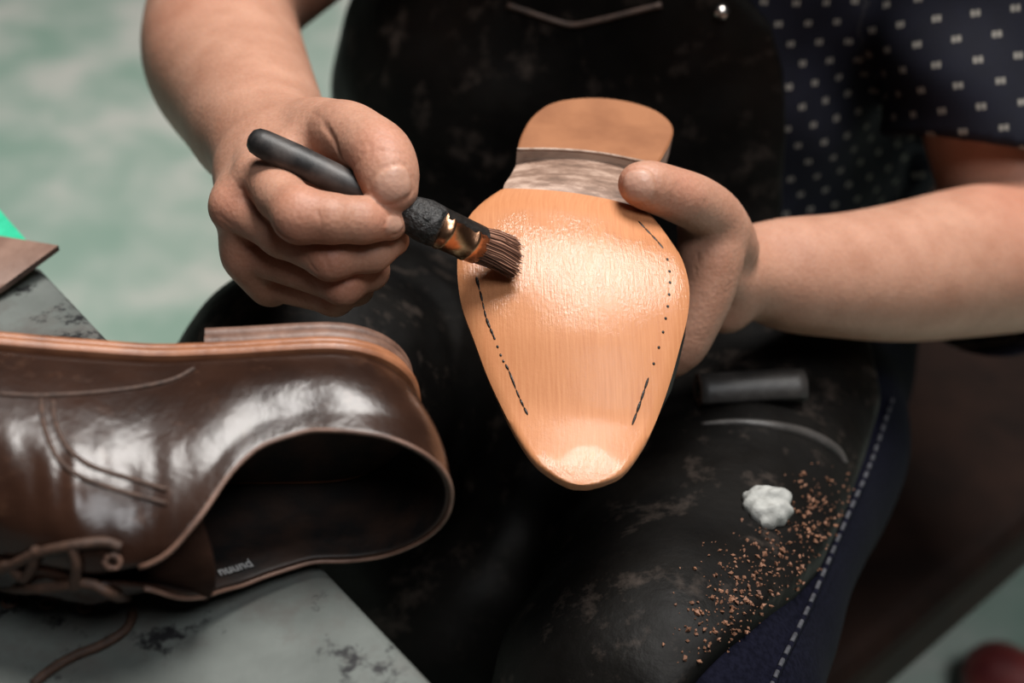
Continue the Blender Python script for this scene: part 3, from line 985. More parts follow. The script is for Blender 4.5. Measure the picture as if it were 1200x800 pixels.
for i in range(NU - 1):
    a = i * NV; b = (i + 1) * NV
    fs.append((b, a, a + m, b + m)); a += NV - 1; b += NV - 1
    fs.append((a, b, b + m, a + m))
for j in range(NV - 1):
    fs.append((j, j + 1, j + 1 + m, j + m)); k = (NU - 1) * NV + j
    fs.append((k + 1, k, k + m, k + 1 + m))
sole = mesh_obj('forepart_sole', c2w(np.array(sv)), fs, SOLE)
a = sole.data.attributes.new('sole_uv', 'FLOAT_VECTOR', 'POINT')
a.data.foreach_set('vector', np.array(uv, dtype=np.float32).ravel())
md = sole.modifiers.new('split', 'EDGE_SPLIT'); md.split_angle = math.radians(50)
adopt(held, sole)
tag(sole, 'tan leather sole wet with fresh dressing')

# shank: the arched waist under the half sole, up to the heel breast
SH = [((592, 236), (756, 256), 0.6685), ((590, 219), (752, 239), 0.6735), ((598, 206), (758, 224), 0.682), ((604, 195), (764, 212), 0.693), ((608, 182), (768, 200), 0.705), ((612, 160), (775, 178), 0.726), ((626, 142), (778, 155), 0.741), ((660, 126), (750, 134), 0.751)]
SL = catmull([CS(*s[0], s[2]) for s in SH], 26); SR = catmull([CS(*s[1], s[2]) for s in SH], 26)
sc = (SL + SR) / 2; st = np.gradient(sc, axis=0); st /= np.linalg.norm(st, axis=1)[:, None]
sa = SR - SL; sw = np.linalg.norm(sa, axis=1); sa /= sw[:, None]
sn = np.cross(sa, st); sn *= np.where(sn[:, 1] < 0, -1, 1)[:, None]; sn /= np.linalg.norm(sn, axis=1)[:, None]
vv = []
for lift in (0, -0.004):
    for i in range(26):
        for j in range(15):
            t = j / 14
            vv.append(SL[i] + (SR[i] - SL[i]) * t + sn[i] * (0.004 * (1 - (2 * t - 1) ** 2) + lift))
m = 26 * 15
fs = grid_faces(26, 15) + [tuple(q + m for q in f[::-1]) for f in grid_faces(26, 15)]
for i in range(25):
    a = i * 15; b = a + 15
    fs += [(b, a, a + m, b + m), (a + 14, b + 14, b + 14 + m, a + 14 + m)]
shank = mesh_obj('shank', c2w(np.array(vv)), fs, SHANK)
md = shank.modifiers.new('split', 'EDGE_SPLIT'); md.split_angle = math.radians(50)
adopt(held, shank)
tag(shank, 'scuffed grey brown waist of the sole')

# heel: traced lift outline, top plane receding, block below
HO = [(606, 175), (609, 163), (613, 153), (622, 138), (640, 123), (665, 116), (700, 114), (735, 118), (765, 127), (782, 138), (789, 150), (786, 165), (778, 180), (770, 193)]
def heel_d(px, py):                              # depth of the lift plane at a pixel
    return 0.691 + 0.052 * (184 + (px - 690) * 0.11 - py) / 66
ho = catmull(HO, 44)
fr = catmull([(770, 193), (742, 187), (712, 181), (680, 177), (645, 175), (606, 175)], 14)[1:-1]
ring = np.concatenate([ho, fr])
topc = np.array([CS(x, y, heel_d(x, y)) for x, y in ring])
pn = np.cross(topc[10] - topc[0], topc[30] - topc[0]); pn /= np.linalg.norm(pn)
if pn[1] < 0: pn = -pn
HH = 0.0125
nR = len(ring)
def ring_at(off, scale=1.0):
    c = topc.mean(0)
    return c + (topc - c) * scale - pn * off
rings = [ring_at(0.0004, 0.985), ring_at(0.0, 0.975), ring_at(0.0008, 1.0), ring_at(0.0045, 1.0), ring_at(0.0048, 0.992), ring_at(0.0052, 1.0), ring_at(0.0088, 0.995), ring_at(0.0092, 0.987), ring_at(0.0096, 0.995), ring_at(HH, 0.99)]
rings = [rings[1], rings[0]] + rings[2:]
vv = np.concatenate(rings); fs = []; fm = []
fs.append(tuple(range(nR))); fm.append(0)
for k in range(len(rings) - 1):
    for i in range(nR):
        i2 = (i + 1) % nR
        fs.append((k * nR + i, (k + 1) * nR + i, (k + 1) * nR + i2, k * nR + i2))
        fm.append(0 if k < 2 else 1)
fs.append(tuple((len(rings) - 1) * nR + i for i in range(nR))[::-1]); fm.append(1)
heel = mesh_obj('heel', c2w(vv), fs, [HEEL, BREAST], smooth=False, fmat=fm)
adopt(held, heel)
adopt(heel, tube('pale_edge', c2w(np.array([topc[-i] for i in range(0, 14)]) + pn * 0.0002), 0.0006, PALE, seg=6))  # thin pale line along the front edge of the lift
tag(heel, 'tan leather heel with a grey scuffed front face')

# the black upper behind the sole
UPN = []
for i in list(range(59, -1, -4)):
    UPN.append((Ls[i], Rs[i], -nor[i], i))
rows = []
for (l, r, n, i) in UPN:
    s = i / 59.0
    hgt = 0.020 + 0.036 * min(1, (1 - s) * 1.6) ** 0.7
    bw = np.interp(s, [0.45, 0.75], [0.25, 0.95]); n = n * (1 - bw) + VIEW * bw; n = n / np.linalg.norm(n)
    rows.append((l, r, n, hgt, float(np.interp(s, [0.1, 0.2, 0.55, 0.7], [0, 0.0022, 0.0022, 0.0]))))
for i in range(4, 26, 4):
    rows.append((SL[i], SR[i], -sn[i], 0.058 + 0.004 * (i / 25), 0.001))
vv = []
for (l, r, n, hgt, bul) in rows:
    c = (l + r) / 2; hw = np.linalg.norm(r - l) / 2; a = (r - l) / (2 * hw)
    for j in range(25):
        q = math.pi * j / 24
        co = math.cos(q); si = math.sin(q)
        w = (hw - 0.004 + (bul + 0.0035) * math.sin(min(q, math.pi - q) * 2) * (1 if abs(co) > 0.3 else 1))
        vv.append(c - a * co * w * (1.0 if si < 0.3 else 1 - 0.18 * (si - 0.3)) + a * (max(0, -co) * 9 * bul * si) + n * (TH * 0.8 + hgt * si ** 0.75))
fs = grid_faces(len(rows), 25)
# leave the foot opening free behind the instep
fs = [f for f in fs if not (f[0] // 25 >= len(rows) - 6 and 9 <= f[0] % 25 <= 14)]
upper = mesh_obj('upper', c2w(np.array(vv)), fs, BLACKUP)
md = upper.modifiers.new('thick', 'SOLIDIFY'); md.thickness = 0.002; md.offset = -1
adopt(held, upper)
tag(held, 'upturned shoe with wet tan sole held toe down between both hands', 'shoe')
bpy.context.view_layer.update()

# stitch marks and awl holes along the rim of the sole
sole_bvh = bvh_of(sole)
def mark(px0, py0, px1, py1, w):
    a_, n1 = cast(sole_bvh, px0, py0); b_, n2 = cast(sole_bvh, px1, py1)
    if a_ is None or b_ is None: return
    n = (n1 + n2); n /= np.linalg.norm(n)
    t = b_ - a_; L = np.linalg.norm(t)
    if L < 1e-5: t = np.array([0, 0.0005, -0.0003]); b_ = a_ + t; L = np.linalg.norm(t)
    t /= L; s = np.cross(n, t)
    v = []
    for off in (-0.0008, 0.00022):
        for q in range(10):
            an = 2 * math.pi * q / 10
            v.append((a_ + b_) / 2 + t * (L / 2) * math.cos(an) + s * w * math.sin(an) + n * off)
    f = [tuple(range(10, 20)), tuple(range(9, -1, -1))] + [(q, (q + 1) % 10, 10 + (q + 1) % 10, 10 + q) for q in range(10)]
    adopt(held, mesh_obj('stitch', v, f, SMUDGE))
left_line = catmull([(558, 324), (564, 347), (570, 373), (579, 395), (589, 421), (596, 433), (608, 464), (621, 491)], 40)
i = 0
while i < 38:
    if 16 < i < 25:
        x, y = left_line[i]; mark(x - 1, y - 1.5, x + 1, y + 1.5, 0.0005); i += 2; continue
    k = min(39, i + random.choice((2, 3, 4)))
    mark(*left_line[i], *left_line[k], random.uniform(0.00035, 0.0007)); i = k - (1 if random.random() < 0.4 else 0)
r1 = catmull([(748, 259), (758, 270), (768, 280), (777, 291)], 9)
for i in range(0, 8, 2): mark(*r1[i], *(r1[i] + (r1[min(8, i + 2)] - r1[i]) * 1.05), 0.0005)
for x, y in [(782, 304), (784.5, 318), (785, 331), (784, 345), (782.5, 359), (780, 373), (777, 389), (772, 407), (766, 426)]:
    mark(x - 0.8, y - 1.6, x + 0.8, y + 1.6, 0.0006)
r2 = catmull([(760, 442), (754, 460), (748, 478), (741, 497)], 13)
for i in range(0, 12, 3): mark(*r2[i], *(r2[i] + (r2[min(12, i + 3)] - r2[i]) * 1.08), random.uniform(0.0004, 0.0007))

# ------------------------------------------------------------------ brush
tipw, tipn = cast(sole_bvh, 603, 311)
B0 = P(292, 161, 0.6065); B1 = P(505, 262, 0.6045); B3 = tipw + tipn * 0.004
brush = empty('paint_brush', B1)
ax = (B1 - B0); bl = np.linalg.norm(ax); bd = ax / bl
adopt(brush, rev('handle', B0, B0 + bd * 0.072, [(-0.004, 0.0004), (-0.001, 0.0010), (0.0, 0.0018), (0.012, 0.0040), (0.04, 0.0056), (0.09, 0.0062), (0.3, 0.0067), (0.55, 0.0064), (0.8, 0.0054), (1.0, 0.0048)], BLACKH))
adopt(brush, rev('collar', B0 + bd * 0.068, B1 + bd * 0.0055, [(0, 0.0052), (0.15, 0.0062), (0.4, 0.0084), (0.62, 0.0094), (0.85, 0.0092), (0.97, 0.0086), (1.0, 0.0070)], CRUST))
fe = P(560, 288, 0.6180)
fs0 = B1 + bd * 0.002
fdir = (fe - fs0) / np.linalg.norm(fe - fs0)
fl = np.linalg.norm(fe - fs0)
ferr = rev('ferrule', fs0, fe, [(0, 0.0083), (0.12, 0.0086), (0.14, 0.0090), (0.20, 0.0090), (0.22, 0.0086), (0.70, 0.0084), (0.72, 0.0088), (0.78, 0.0088), (0.80, 0.0084), (1.0, 0.0082)], COPPER)
adopt(brush, ferr)
# black smear that wraps the upper half of the ferrule
vv = []; refv = np.cross(fdir, [0, 0, 1]); refv /= np.linalg.norm(refv); upv = np.cross(refv, fdir); upv *= np.sign(upv[2])
for i in range(15):
    t = 0.02 + 0.96 * i / 14
    for j in range(17):
        lim = 0.55 + 0.05 * math.sin(i * 0.9) + 0.04 * math.sin(i * 2.3)
        an = -1.25 + (1.25 + lim) * j / 16
        rr = 0.00905 if j not in (0, 16) else 0.0084
        vv.append(fs0 + fdir * fl * t + (upv * math.cos(an) + refv * math.sin(an)) * rr)
adopt(ferr, mesh_obj('paint_smear', vv, grid_faces(15, 17), SMUDGE))
# bristles
nb = 1000
bv_, bf_, tone = [], [], []
bdir = (B3 - fe); blen = np.linalg.norm(bdir); bdir /= blen
s1 = np.cross(bdir, tipn); s1 /= np.linalg.norm(s1); s2 = np.cross(s1, bdir)
for i in range(nb):
    r = math.sqrt(random.random()) * 0.0078; an = random.random() * 6.283
    u0 = r * math.cos(an); w0 = r * math.sin(an)
    base = fe - fdir * 0.003 + s1 * u0 + s2 * w0
    ln = blen * random.uniform(0.90, 1.12)
    spread = 1.32 + random.uniform(-0.12, 0.14)
    tipp = fe + bdir * ln + s1 * u0 * spread + s2 * (w0 * 0.75) + tipn * 0.0025
    midp = (base + tipp) / 2 + s2 * 0.0010 + (s1 * random.gauss(0, 0.0004))
    # flatten against the sole
    k = (tipp - tipw) @ tipn
    if k < 0.0003: tipp = tipp + tipn * (0.0003 - k)
    tn = random.random() ** 1.6
    c0 = len(bv_)
    for q, rad_ in ((base, 0.00034), (midp, 0.00032), (tipp, 0.00012)):
        for kk in range(3):
            a2 = kk * 2.094
            bv_.append(q + rad_ * (math.cos(a2) * s1 + math.sin(a2) * s2)); tone.append(tn)
    for lv in (0, 3):
        for kk in range(3):
            bf_.append((c0 + lv + kk, c0 + lv + (kk + 1) % 3, c0 + lv + 3 + (kk + 1) % 3, c0 + lv + 3 + kk))
bo = mesh_obj('bristles', bv_, bf_, BRIST)
a = bo.data.attributes.new('tone', 'FLOAT', 'POINT'); a.data.foreach_set('value', np.array(tone, dtype=np.float32))
bo['kind'] = 'stuff'
adopt(brush, bo)
tag(brush, 'black handled round brush with copper ferrule touching the tan sole', 'brush')

# ------------------------------------------------------------------ the brown shoe on the bench
HB = np.array([-0.0400, 0.4405, 0.7705])         # back of the heel at the sole
A_ = np.array([-0.985, -0.13, 0.055]); A_ /= np.linalg.norm(A_)
U_ = np.array([0.13, -0.985, -0.02]); U_ -= A_ * (U_ @ A_); U_ /= np.linalg.norm(U_)
W_ = np.cross(A_, U_); W_ *= np.sign(W_[2])
def shoe_pt(a, u, w):
    return HB + A_ * a + U_ * u + W_ * w
shoe = empty('brown_lace_up_shoe', HB + W_ * -0.036)
LEN = 0.275
TABX = np.linspace(0, LEN, 1101)
def smooth_tab(xs, ys, win=61):
    t = np.interp(TABX, xs, ys)
    pad = np.concatenate([2 * t[0] - t[win:0:-1], t, 2 * t[-1] - t[-2:-win - 2:-1]])
    k = np.hanning(win); k /= k.sum()
    return np.convolve(pad, k, 'same')[win:-win]
HWT = smooth_tab([0, 0.045, 0.07, 0.10, 0.14, 0.18, 0.21, LEN], [0.0335, 0.0335, 0.0325, 0.0325, 0.0385, 0.0455, 0.0465, 0.0440], 121)
def half_w(a):
    w = np.interp(a, TABX, HWT)
    if a < 0.040: w *= max(0.0, 1 - ((0.040 - a) / 0.040) ** 2.4) ** (1 / 2.2)
    if a > 0.200: w *= max(0.0, 1 - ((a - 0.200) / (LEN - 0.200)) ** 2.2) ** (1 / 1.9)
    return w
def outline(n_side):
    """from the toe along the upper side, round the heel, back along the lower side; evenly spaced"""
    aa = LEN * 0.5 * (1 + np.cos(np.linspace(0, math.pi, 900)))
    pl = np.array([(x, half_w(x)) for x in aa])
    d = np.concatenate([[0], np.cumsum(np.linalg.norm(np.diff(pl, axis=0), axis=1))])
    q = np.linspace(0, d[-1], n_side)
    up = np.stack([np.interp(q, d, pl[:, 0]), np.interp(q, d, pl[:, 1])], 1)
    lo = up[::-1][1:].copy()
    lo[:, 1] *= -np.interp(lo[:, 0], [0, 0.02, 0.10, 0.16], [1.12, 1.18, 1.14, 1.0])
    return np.concatenate([up, lo])
OUT = outline(120)
NP_, NVV = len(OUT), 26
TLX = [0, 0.02, 0.045, 0.062, 0.072, 0.080, 0.092, 0.12, 0.16, 0.20, 0.24, 0.265, LEN]
TL_HI = smooth_tab(TLX, [0.050, 0.044, 0.040, 0.046, 0.058, 0.072, 0.082, 0.082, 0.066, 0.053, 0.045, 0.036, 0.012])
TL_LO = smooth_tab(TLX, [0.050, 0.046, 0.044, 0.051, 0.057, 0.063, 0.076, 0.082, 0.066, 0.053, 0.045, 0.036, 0.012])
LNX = [0, 0.02, 0.062, 0.074, 0.084, 0.100, 0.115, 0.14, LEN]
LN_HI = smooth_tab(LNX, [0.92, 0.90, 0.84, 0.78, 0.62, 0.26, 0.12, 0.0, 0.0], 41)
LN_LO = smooth_tab(LNX, [0.92, 0.97, 0.97, 0.95, 0.88, 0.40, 0.14, 0.0, 0.0], 41)
def topline(a, side=1):                           # height of the collar or of the vamp ridge
    return float(np.interp(a, TABX, TL_HI if side >= 0 else TL_LO))
def lean(a, side=1):                              # share of the half width left at the top edge
    return max(0.0, float(np.interp(a, TABX, LN_HI if side >= 0 else LN_LO)))
uvv = []
for i, (a, w) in enumerate(OUT):
    T_ = topline(a, w); le = lean(a, w); hb = np.interp(a, [0, 0.03, 0.08], [1, 0.3, 0])
    for j in range(NVV):
        v = j / (NVV - 1)
        arch = np.interp(a, [0.07, 0.125], [0, 1])
        # side wall (collar) blended into an arch (vamp)
        w_wall = w * (1 + 0.07 * math.sin(math.pi * min(v * 1.3, 1))) * (1 - (1 - le) * v ** 1.9)
        u_wall = T_ * v
        q = v * math.pi / 2
        w_arch = w * (math.cos(q) ** 0.75 * (1 - le) + le * (1 - 0.45 * v)) * (1 + 0.06 * math.sin(math.pi * v))
        u_arch = T_ * math.sin(q) ** 0.92
        ww = w_wall * (1 - arch) + w_arch * arch; uu = u_wall * (1 - arch) + u_arch * arch
        back = -hb * 0.0125 * math.sin(min(v * 1.15, 1) * math.pi / 2) + hb * 0.002 * v
        wr = 0.0010 * (math.sin(a * 300 + 4 * v) + 0.5 * math.sin(a * 480 - 5 * v + 1)) * min(1, max(0, (v - 0.30) / 0.25)) * math.sin(math.pi * v) * np.interp(a, [0.085, 0.11, 0.19, 0.23], [0, 1, 1, 0])
        uvv.append(shoe_pt(a + back, uu + 0.001, ww + math.copysign(wr, w if w else 1)))
fs = grid_faces(NP_, NVV)
upr = mesh_obj('upper', np.array(uvv), fs, [BROWN, LINING])
md = upr.modifiers.new('thick', 'SOLIDIFY'); md.thickness = 0.0026; md.offset = -1; md.material_offset = 1; md.material_offset_rim = 0; md.use_even_offset = False
md2 = upr.modifiers.new('sub', 'SUBSURF'); md2.levels = 1; md2.render_levels = 1
adopt(shoe, upr)
tag(upr, 'polished dark brown leather upper')
# check the outward side of the wall
bpy.context.view_layer.update()
mid_poly = upr.data.polygons[(NP_ // 4) * (NVV - 1) + 4]
if mid_poly.normal @ Vector(W_) < 0:
    upr.data.flip_normals()

def slab(name, a1, off, u0, u1, mat, a_cut=None, taper=1.0, levels=6):
    o = [(a, w) for a, w in OUT if a_cut is None or a <= a_cut]
    o = np.array(o)
    rings = []
    for k in range(levels):
        t = k / (levels - 1)
        edge = off - 0.0012 * (2 * t - 1) ** 4
        rr = []
        for a, w in o:
            c = 0.06 if a_cut is None else 0.03
            da = -edge if a < 0.02 else 0
            rr.append(shoe_pt((a - (0.02 - a) / 0.02 * edge) if a < 0.02 else (a + (a - LEN + 0.02) / 0.02 * edge if a > LEN - 0.02 else a), u0 + (u1 - u0) * t, w + (math.copysign(edge, w) if w else 0) * min(1, abs(w) / 0.012)))
        rings.append(rr)
    n = len(o)
    vv = np.concatenate([np.array(r) for r in rings])
    fs = []
    for k in range(levels - 1):
        for i in range(n if a_cut is not None else n - 1):
            fs.append((k * n + i, k * n + (i + 1) % n, (k + 1) * n + (i + 1) % n, (k + 1) * n + i))
    fs.append(tuple(range(n))); fs.append(tuple((levels - 1) * n + i for i in range(n))[::-1])
    ob = mesh_obj(name, vv, fs, mat)
    ob.modifiers.new('split', 'EDGE_SPLIT').split_angle = math.radians(45)
    return ob
adopt(shoe, slab('welt', LEN, 0.0030, 0.0015, -0.0030, SOLE_EDGE))
adopt(shoe, slab('outsole', LEN, 0.0018, -0.0030, -0.0070, SOLE_EDGE))
hs = slab('heel_stack', LEN, 0.0014, -0.0070, -0.0125, HEEL_STACK, a_cut=0.082)
adopt(shoe, hs)
adopt(shoe, slab('heel_cap', LEN, 0.0012, -0.0125, -0.0170, HEEL_STACK, a_cut=0.082))
# insole inside
o = [(a, w * 0.90) for a, w in OUT]
vv = [shoe_pt(min(max(a, 0.004), LEN - 0.006), 0.0045 + 0.002 * math.cos(w * 90), w) for a, w in o]
ins = mesh_obj('insole', vv, [tuple(range(len(vv)))], INSOLE, smooth=False)
adopt(shoe, ins)
tag(ins, 'worn dark reddish insole')

def wall_point(a, v, side, lift=0.0):
    """a point on the outside of the upper"""
    k = int(np.argmin(np.abs(OUT[:, 0] - a) + (0 if side > 0 else 0) + np.where(OUT[:, 1] * side < 0, 10, 0)))
    j = v * (NVV - 1); j0 = int(min(j, NVV - 2)); f = j - j0
    p = uvv[k * NVV + j0] * (1 - f) + uvv[k * NVV + j0 + 1] * f
    q = uvv[min(k + 1, NP_ - 1) * NVV + j0]; r = uvv[k * NVV + j0 + 1]
    n = np.cross(q - uvv[k * NVV + j0], r - uvv[k * NVV + j0]); n /= np.linalg.norm(n) + 1e-12
    if n @ (W_ * side) < 0: n = -n
    return p + n * lift
uvv = [np.array(p) for p in uvv]
# raised edge along the collar and the seam of the quarter
collar = [uvv[i * NVV + NVV - 1] for i in range(NP_) if OUT[i, 0] < 0.105]
adopt(upr, tube('collar_binding', collar, 0.0009, HEEL_STACK, seg=8))
bpy.context.view_layer.update()
shoe_bvh = bvh_of(upr)
def seam(pxs, r, name, mat, n=40, lift=0.0):
    pts = []
    for px, py in pxs:
        l, nn = cast(shoe_bvh, px, py)
        if l is not None: pts.append(l + nn * lift)
    if len(pts) > 2:
        return tube(name, pts, r, mat, seg=8, n=n)
for pxs in ([(48, 468), (50, 492), (57, 516), (70, 540), (90, 556), (115, 567), (150, 578), (196, 590)], [(62, 470), (64, 492), (72, 514), (86, 532), (112, 548), (150, 560), (196, 574)],
            [(0, 462), (40, 464), (90, 462), (150, 456), (200, 446), (228, 432)]):
    s_ = seam(pxs, 0.0009, 'seam', THREAD, lift=0.0002)
    if s_: adopt(upr, s_)

# tongue, laces, eyelets
tg = []
for i in range(9):
    a = 0.083 + 0.007 * i
    k = np.interp(i, [0, 8], [1, 0.35])
    for j in range(7):
        t = j / 6
        w = (-0.034 + 0.050 * t) * k
        tg.append(shoe_pt(a - 0.005 * math.sin(t * 3.14), 0.063 + 0.009 * math.sin(t * 3.14) - 0.003 * (1 - k) - (0.003 if i > 3 else 0), w))
to = mesh_obj('tongue', tg, grid_faces(9, 7), TONGUE)
to.modifiers.new('thick', 'SOLIDIFY').thickness = 0.0025
adopt(shoe, to)
bpy.context.view_layer.update()
all_bvh = bvh_of(upr, to, top)
def draped(pxs, lift):
    pts = []
    for px, py in pxs:
        l, nn = cast(all_bvh, px, py)
        if l is not None: pts.append(l + nn * lift)
    return pts
for pxs in ([(-12, 668), (20, 655), (50, 643), (90, 636), (122, 634), (142, 640)], [(-10, 668), (12, 658), (30, 672), (40, 660), (46, 640)], [(88, 640), (92, 660), (90, 684)],
            [(-10, 690), (30, 684), (70, 682), (105, 684), (135, 692), (152, 706), (156, 726), (146, 744), (120, 760), (90, 772), (62, 788), (40, 806)]):
    pts = draped(pxs, 0.0022)
    if len(pts) > 2: adopt(shoe, tube('lace', pts, 0.0019, LACE, seg=8, n=50))
for px, py in [(12, 706), (57, 708), (101, 712), (132, 657)]:
    l, nn = cast(all_bvh, px, py)
    if l is not None:
        t1 = np.cross(nn, [0.3, 0.2, 0.9]); t1 /= np.linalg.norm(t1); t2 = np.cross(nn, t1)
        ringp = [l + nn * 0.0006 + 0.0026 * (math.cos(q) * t1 + math.sin(q) * t2) for q in np.linspace(0, 2 * math.pi, 15)]
        adopt(shoe, tube('eyelet', ringp, 0.0010, HEEL_STACK, seg=6))
tag(shoe, 'polished dark brown lace-up shoe lying on its side on the workbench', 'shoe')

# faint silver print inside the lower wall
l, nn = cast(shoe_bvh, 274, 668)
if l is not None:
    fc = bpy.data.curves.new('lining_print', 'FONT'); fc.body = 'nuund'; fc.size = 0.0062; fc.align_x = 'CENTER'; fc.extrude = 0.0001
    fo = bpy.data.objects.new('lining_print', fc); fc.materials.append(PRINT)
    l2, _ = cast(shoe_bvh, 296, 660)
    xd = (l2 - l); xd -= nn * (xd @ nn); xd /= np.linalg.norm(xd)
    yd = np.cross(nn, xd)
    fo.matrix_world = Matrix(((xd[0], yd[0], nn[0], 0), (xd[1], yd[1], nn[1], 0), (xd[2], yd[2], nn[2], 0), (0, 0, 0, 1)))
    fo.location = Vector(l + nn * 0.0016 - yd * 0.002)
    COL.objects.link(fo)
    bpy.context.view_layer.update()
    me_ = bpy.data.meshes.new_from_object(fo.evaluated_get(bpy.context.evaluated_depsgraph_get()))
    mo = bpy.data.objects.new('lining_print', me_); mo.matrix_world = fo.matrix_world.copy(); COL.objects.link(mo)
    bpy.data.objects.remove(fo)
    adopt(upr, mo)

# ------------------------------------------------------------------ leather piece and green cloth on the bench
def sheet(name, outline_px, zf, th, mat, edge_mat, sub=14):
    """a thin sheet: four corners given as pixels with heights, bilinear with a curl"""
    c = [PZ(px, py, z) for px, py, z in outline_px]
    vv = []
    for s_ in (0, -th):
        for i in range(sub + 1):
            for j in range(sub + 1):
                u, v = i / sub, j / sub
                p = (c[0] * (1 - u) + c[1] * u) * (1 - v) + (c[3] * (1 - u) + c[2] * u) * v
                p = p + np.array([0, 0, zf(u, v) + s_])
                vv.append(p)
    n = sub + 1; m = n * n
    fs = grid_faces(n, n) + [tuple(q + m for q in f[::-1]) for f in grid_faces(n, n)]
    fm = [0] * len(fs)
    for i in range(sub):
        fs += [((i + 1) * n, i * n, i * n + m, (i + 1) * n + m), (i * n + sub, (i + 1) * n + sub, (i + 1) * n + sub + m, i * n + sub + m), (i, i + 1, i + 1 + m, i + m), (sub * n + i + 1, sub * n + i, sub * n + i + m, sub * n + i + 1 + m)]
        fm += [1] * 4
    o = mesh_obj(name, vv, fs, [mat, edge_mat], fmat=fm)
    o.modifiers.new('split', 'EDGE_SPLIT').split_angle = math.radians(50)
    return o
lp = sheet('leather_piece', [(-150, 258, BZ + 0.007), (70, 294, BZ + 0.012), (2, 344, BZ + 0.004), (-190, 420, BZ + 0.004)], lambda u, v: 0.0035 * math.sin(u * 3.14) * math.sin(v * 3.14) + 0.0035, 0.0032, HIDE, HIDE_EDGE)
tag(lp, 'brown leather offcut curling over the far corner of the workbench', 'leather')
gp = sheet('green_cloth', [(-90, 232, BZ + 0.0036), (-20, 222, BZ + 0.0036), (38, 290, BZ + 0.0036), (-60, 330, BZ + 0.0036)], lambda u, v: 0.0004 * math.sin(u * 9 + v * 5), 0.0028, GREEN, GREEN)
tag(gp, 'bright green cloth partly hidden beneath the brown leather offcut', 'cloth')

# ------------------------------------------------------------------ seat behind the leg
s1_ = PZ(1055, 800, 0.325)[:2]; s2_ = PZ(1185, 686, 0.325)[:2]
sdv = (s2_ - s1_) / np.linalg.norm(s2_ - s1_)
snv = np.array([-sdv[1], sdv[0]])
stool = empty('low_bench', (0, 0, 0))
sc_ = (s1_ + s2_) / 2 + snv * 0.22 + sdv * 0.17  # seat lengthened to the right, out of view, to shade the floor there
stool.location = (sc_[0], sc_[1], 0)
ang = math.atan2(sdv[1], sdv[0])
adopt(stool, box_mesh('seat_cushion', (sc_[0], sc_[1], 0.358), (0.36, 0.22, 0.035), SEAT, rotz=ang, bevel=0.018))
adopt(stool, box_mesh('seat_frame', (sc_[0], sc_[1], 0.309), (0.345, 0.205, 0.016), DARKWOOD, rotz=ang))
for i, j in ((-1, -1), (1, -1), (1, 1), (-1, 1)):
    q = sc_ + sdv * 0.325 * i + snv * 0.185 * j
    adopt(stool, box_mesh('leg', (q[0], q[1], 0.147), (0.020, 0.020, 0.147), DARKWOOD, rotz=ang))
tag(stool, 'low dark brown leather bench that the person sits on', 'bench')

# ------------------------------------------------------------------ red shoe on the floor
rc = PZ(1168, 800, 0.03)
red_shoe = empty('red_shoe', (rc[0], rc[1], 0))
S = Field(axis_coords([(rc[0] - 0.12, rc[0] + 0.22, 0.004)]), axis_coords([(rc[1] - 0.22, rc[1] + 0.10, 0.004)]), axis_coords([(-0.004, 0.14, 0.004)]))
d_ = np.array([0.75, -0.66, 0.0])
group(S, [(rc + [0, 0, 0.008], 0.036, rc + d_ * 0.10 + [0, 0, 0.012], 0.038), (rc + d_ * 0.10 + [0, 0, 0.012], 0.036, rc + d_ * 0.17 + [0, 0, 0.02], 0.033), (rc + d_ * 0.11 + [0, 0, 0.03], 0.034, rc + d_ * 0.16 + [0, 0, 0.05], 0.034)], 0.03, 0.01)
sp_ = S.pts((slice(None),) * 3)
S.v = np.maximum(S.v, 0.010 - sp_[2]).astype(np.float32)
hole = cone_d(sp_, rc + d_ * 0.125 + [0, 0, 0.075], 0.026, rc + d_ * 0.165 + [0, 0, 0.085], 0.027)
S.v = np.maximum(S.v, -hole).astype(np.float32)
sv, sf = surface_nets(S)
ro = mesh_obj('upper', sv, sf, REDSHOE); ro.modifiers.new('smooth', 'SMOOTH').iterations = 3
adopt(red_shoe, ro)
S2 = Field(*S.ax)
group(S2, [(rc + [0, 0, 0.0], 0.040, rc + d_ * 0.17, 0.037)], 0.02, 0.01)
S2.v = np.maximum(np.maximum(S2.v, 0.0005 - sp_[2]), sp_[2] - 0.011).astype(np.float32)
sv, sf = surface_nets(S2)
adopt(red_shoe, mesh_obj('sole', sv, sf, BLACKUP))
tag(red_shoe, 'dark red shoe standing on the green floor at the lower right', 'shoe')

# ------------------------------------------------------------------ things lying on the apron
lap_bvh = bvh_of(apron)
# white fluff
l, n = cast(lap_bvh, 896, 598)
if l is not None:
    S = Field(*[axis_coords([(l[k] - 0.035, l[k] + 0.035, 0.0012)]) for k in range(3)])
    pr = []
    for k, (px, py, r) in enumerate([(882, 592, .0062), (890, 604, .006), (906, 592, .0072), (910, 606, .006), (898, 612, .005), (886, 584, .004), (900, 596, .0065)]):
        q, nn = cast(lap_bvh, px, py)
        q = q + nn * r * 0.35
        pr.append((q, r, q + np.array([0.002, 0.001, 0.0005 * k]), r * 0.8))
    group(S, pr, 0.004, 0.003, margin=0.01)
    S.v += (0.0016 * wavy(S.pts((slice(None),) * 3), 3, 700)).astype(np.float32)
    fv, ff = surface_nets(S)
    fo = mesh_obj('fluff_scrap', fv, ff, WHITE)
    tag(fo, 'small white fluffy scrap lying on the black apron lap', 'scrap')
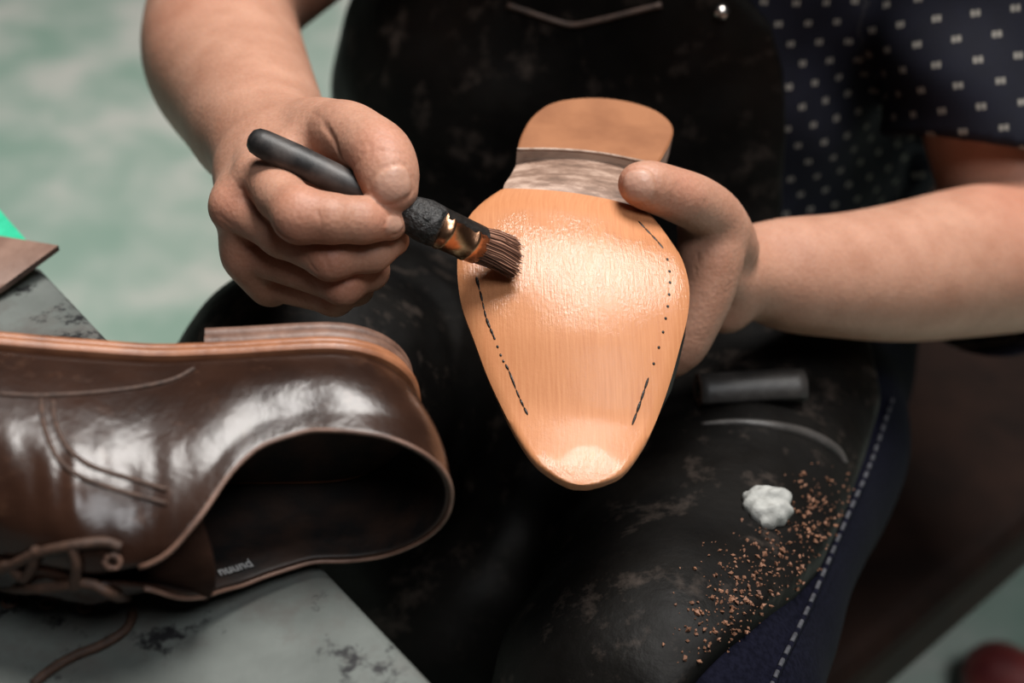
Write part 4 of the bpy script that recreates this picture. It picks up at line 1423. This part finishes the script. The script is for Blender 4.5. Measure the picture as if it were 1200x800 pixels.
# crumbs of leather
cv, cf = [], []
for i in range(620):
    t = random.random()
    px = 815 + 165 * t + random.gauss(0, 24); py = 745 - 160 * t + random.gauss(0, 28)
    if not (760 < px < 1005 and 540 < py < 800): continue
    q, nn = cast(lap_bvh, px, py)
    if q is None: continue
    r = random.choice([0.0004, 0.0005, 0.0007, 0.0009, 0.0013]) * random.uniform(0.7, 1.2)
    c0 = len(cv)
    rv = RNG.normal(size=(3, 3)); rv, _ = np.linalg.qr(rv)
    for s_ in (np.array([1, 0, 0]), np.array([-1, 0, 0]), np.array([0, 1.3, 0]), np.array([0, -1.1, 0]), np.array([0, 0, 0.7]), np.array([0, 0, -0.7])):
        cv.append(q + nn * r * 0.5 + rv @ s_ * r)
    for f in ((0, 2, 4), (2, 1, 4), (1, 3, 4), (3, 0, 4), (2, 0, 5), (1, 2, 5), (3, 1, 5), (0, 3, 5)):
        cf.append(tuple(c0 + k for k in f))
co = mesh_obj('leather_crumbs', cv, cf, CRUMB, smooth=False)
tag(co, 'scatter of tiny tan leather crumbs on the apron lap', 'crumbs', kind='stuff')
# rolled leather strip by the waist
ra = cast(lap_bvh, 815, 464)[0] + np.array([0, -0.006, 0.008]); rb = cast(lap_bvh, 936, 458)[0] + np.array([0, -0.006, 0.008])
rl = empty('leather_roll', (ra + rb) / 2)
rd = (rb - ra) / np.linalg.norm(rb - ra)
u1 = np.cross(rd, [0, 0, 1]); u1 /= np.linalg.norm(u1); u2 = np.cross(u1, rd)
vv = []
for i in range(12):
    for j in range(60):
        th = j / 59 * 2 * math.pi * 2.1
        r = 0.0112 - 0.0028 * j / 59 * 2
        vv.append(ra + (rb - ra) * (i / 11) + (u1 * math.cos(th) + u2 * math.sin(th)) * r)
ro = mesh_obj('rolled_sheet', vv, grid_faces(12, 60), [GREYEDGE, HIDE])
md = ro.modifiers.new('thick', 'SOLIDIFY'); md.thickness = 0.0016; md.material_offset_rim = 1
adopt(rl, ro)
tag(rl, 'small roll of dark leather lying at the apron waist behind the sole', 'leather')
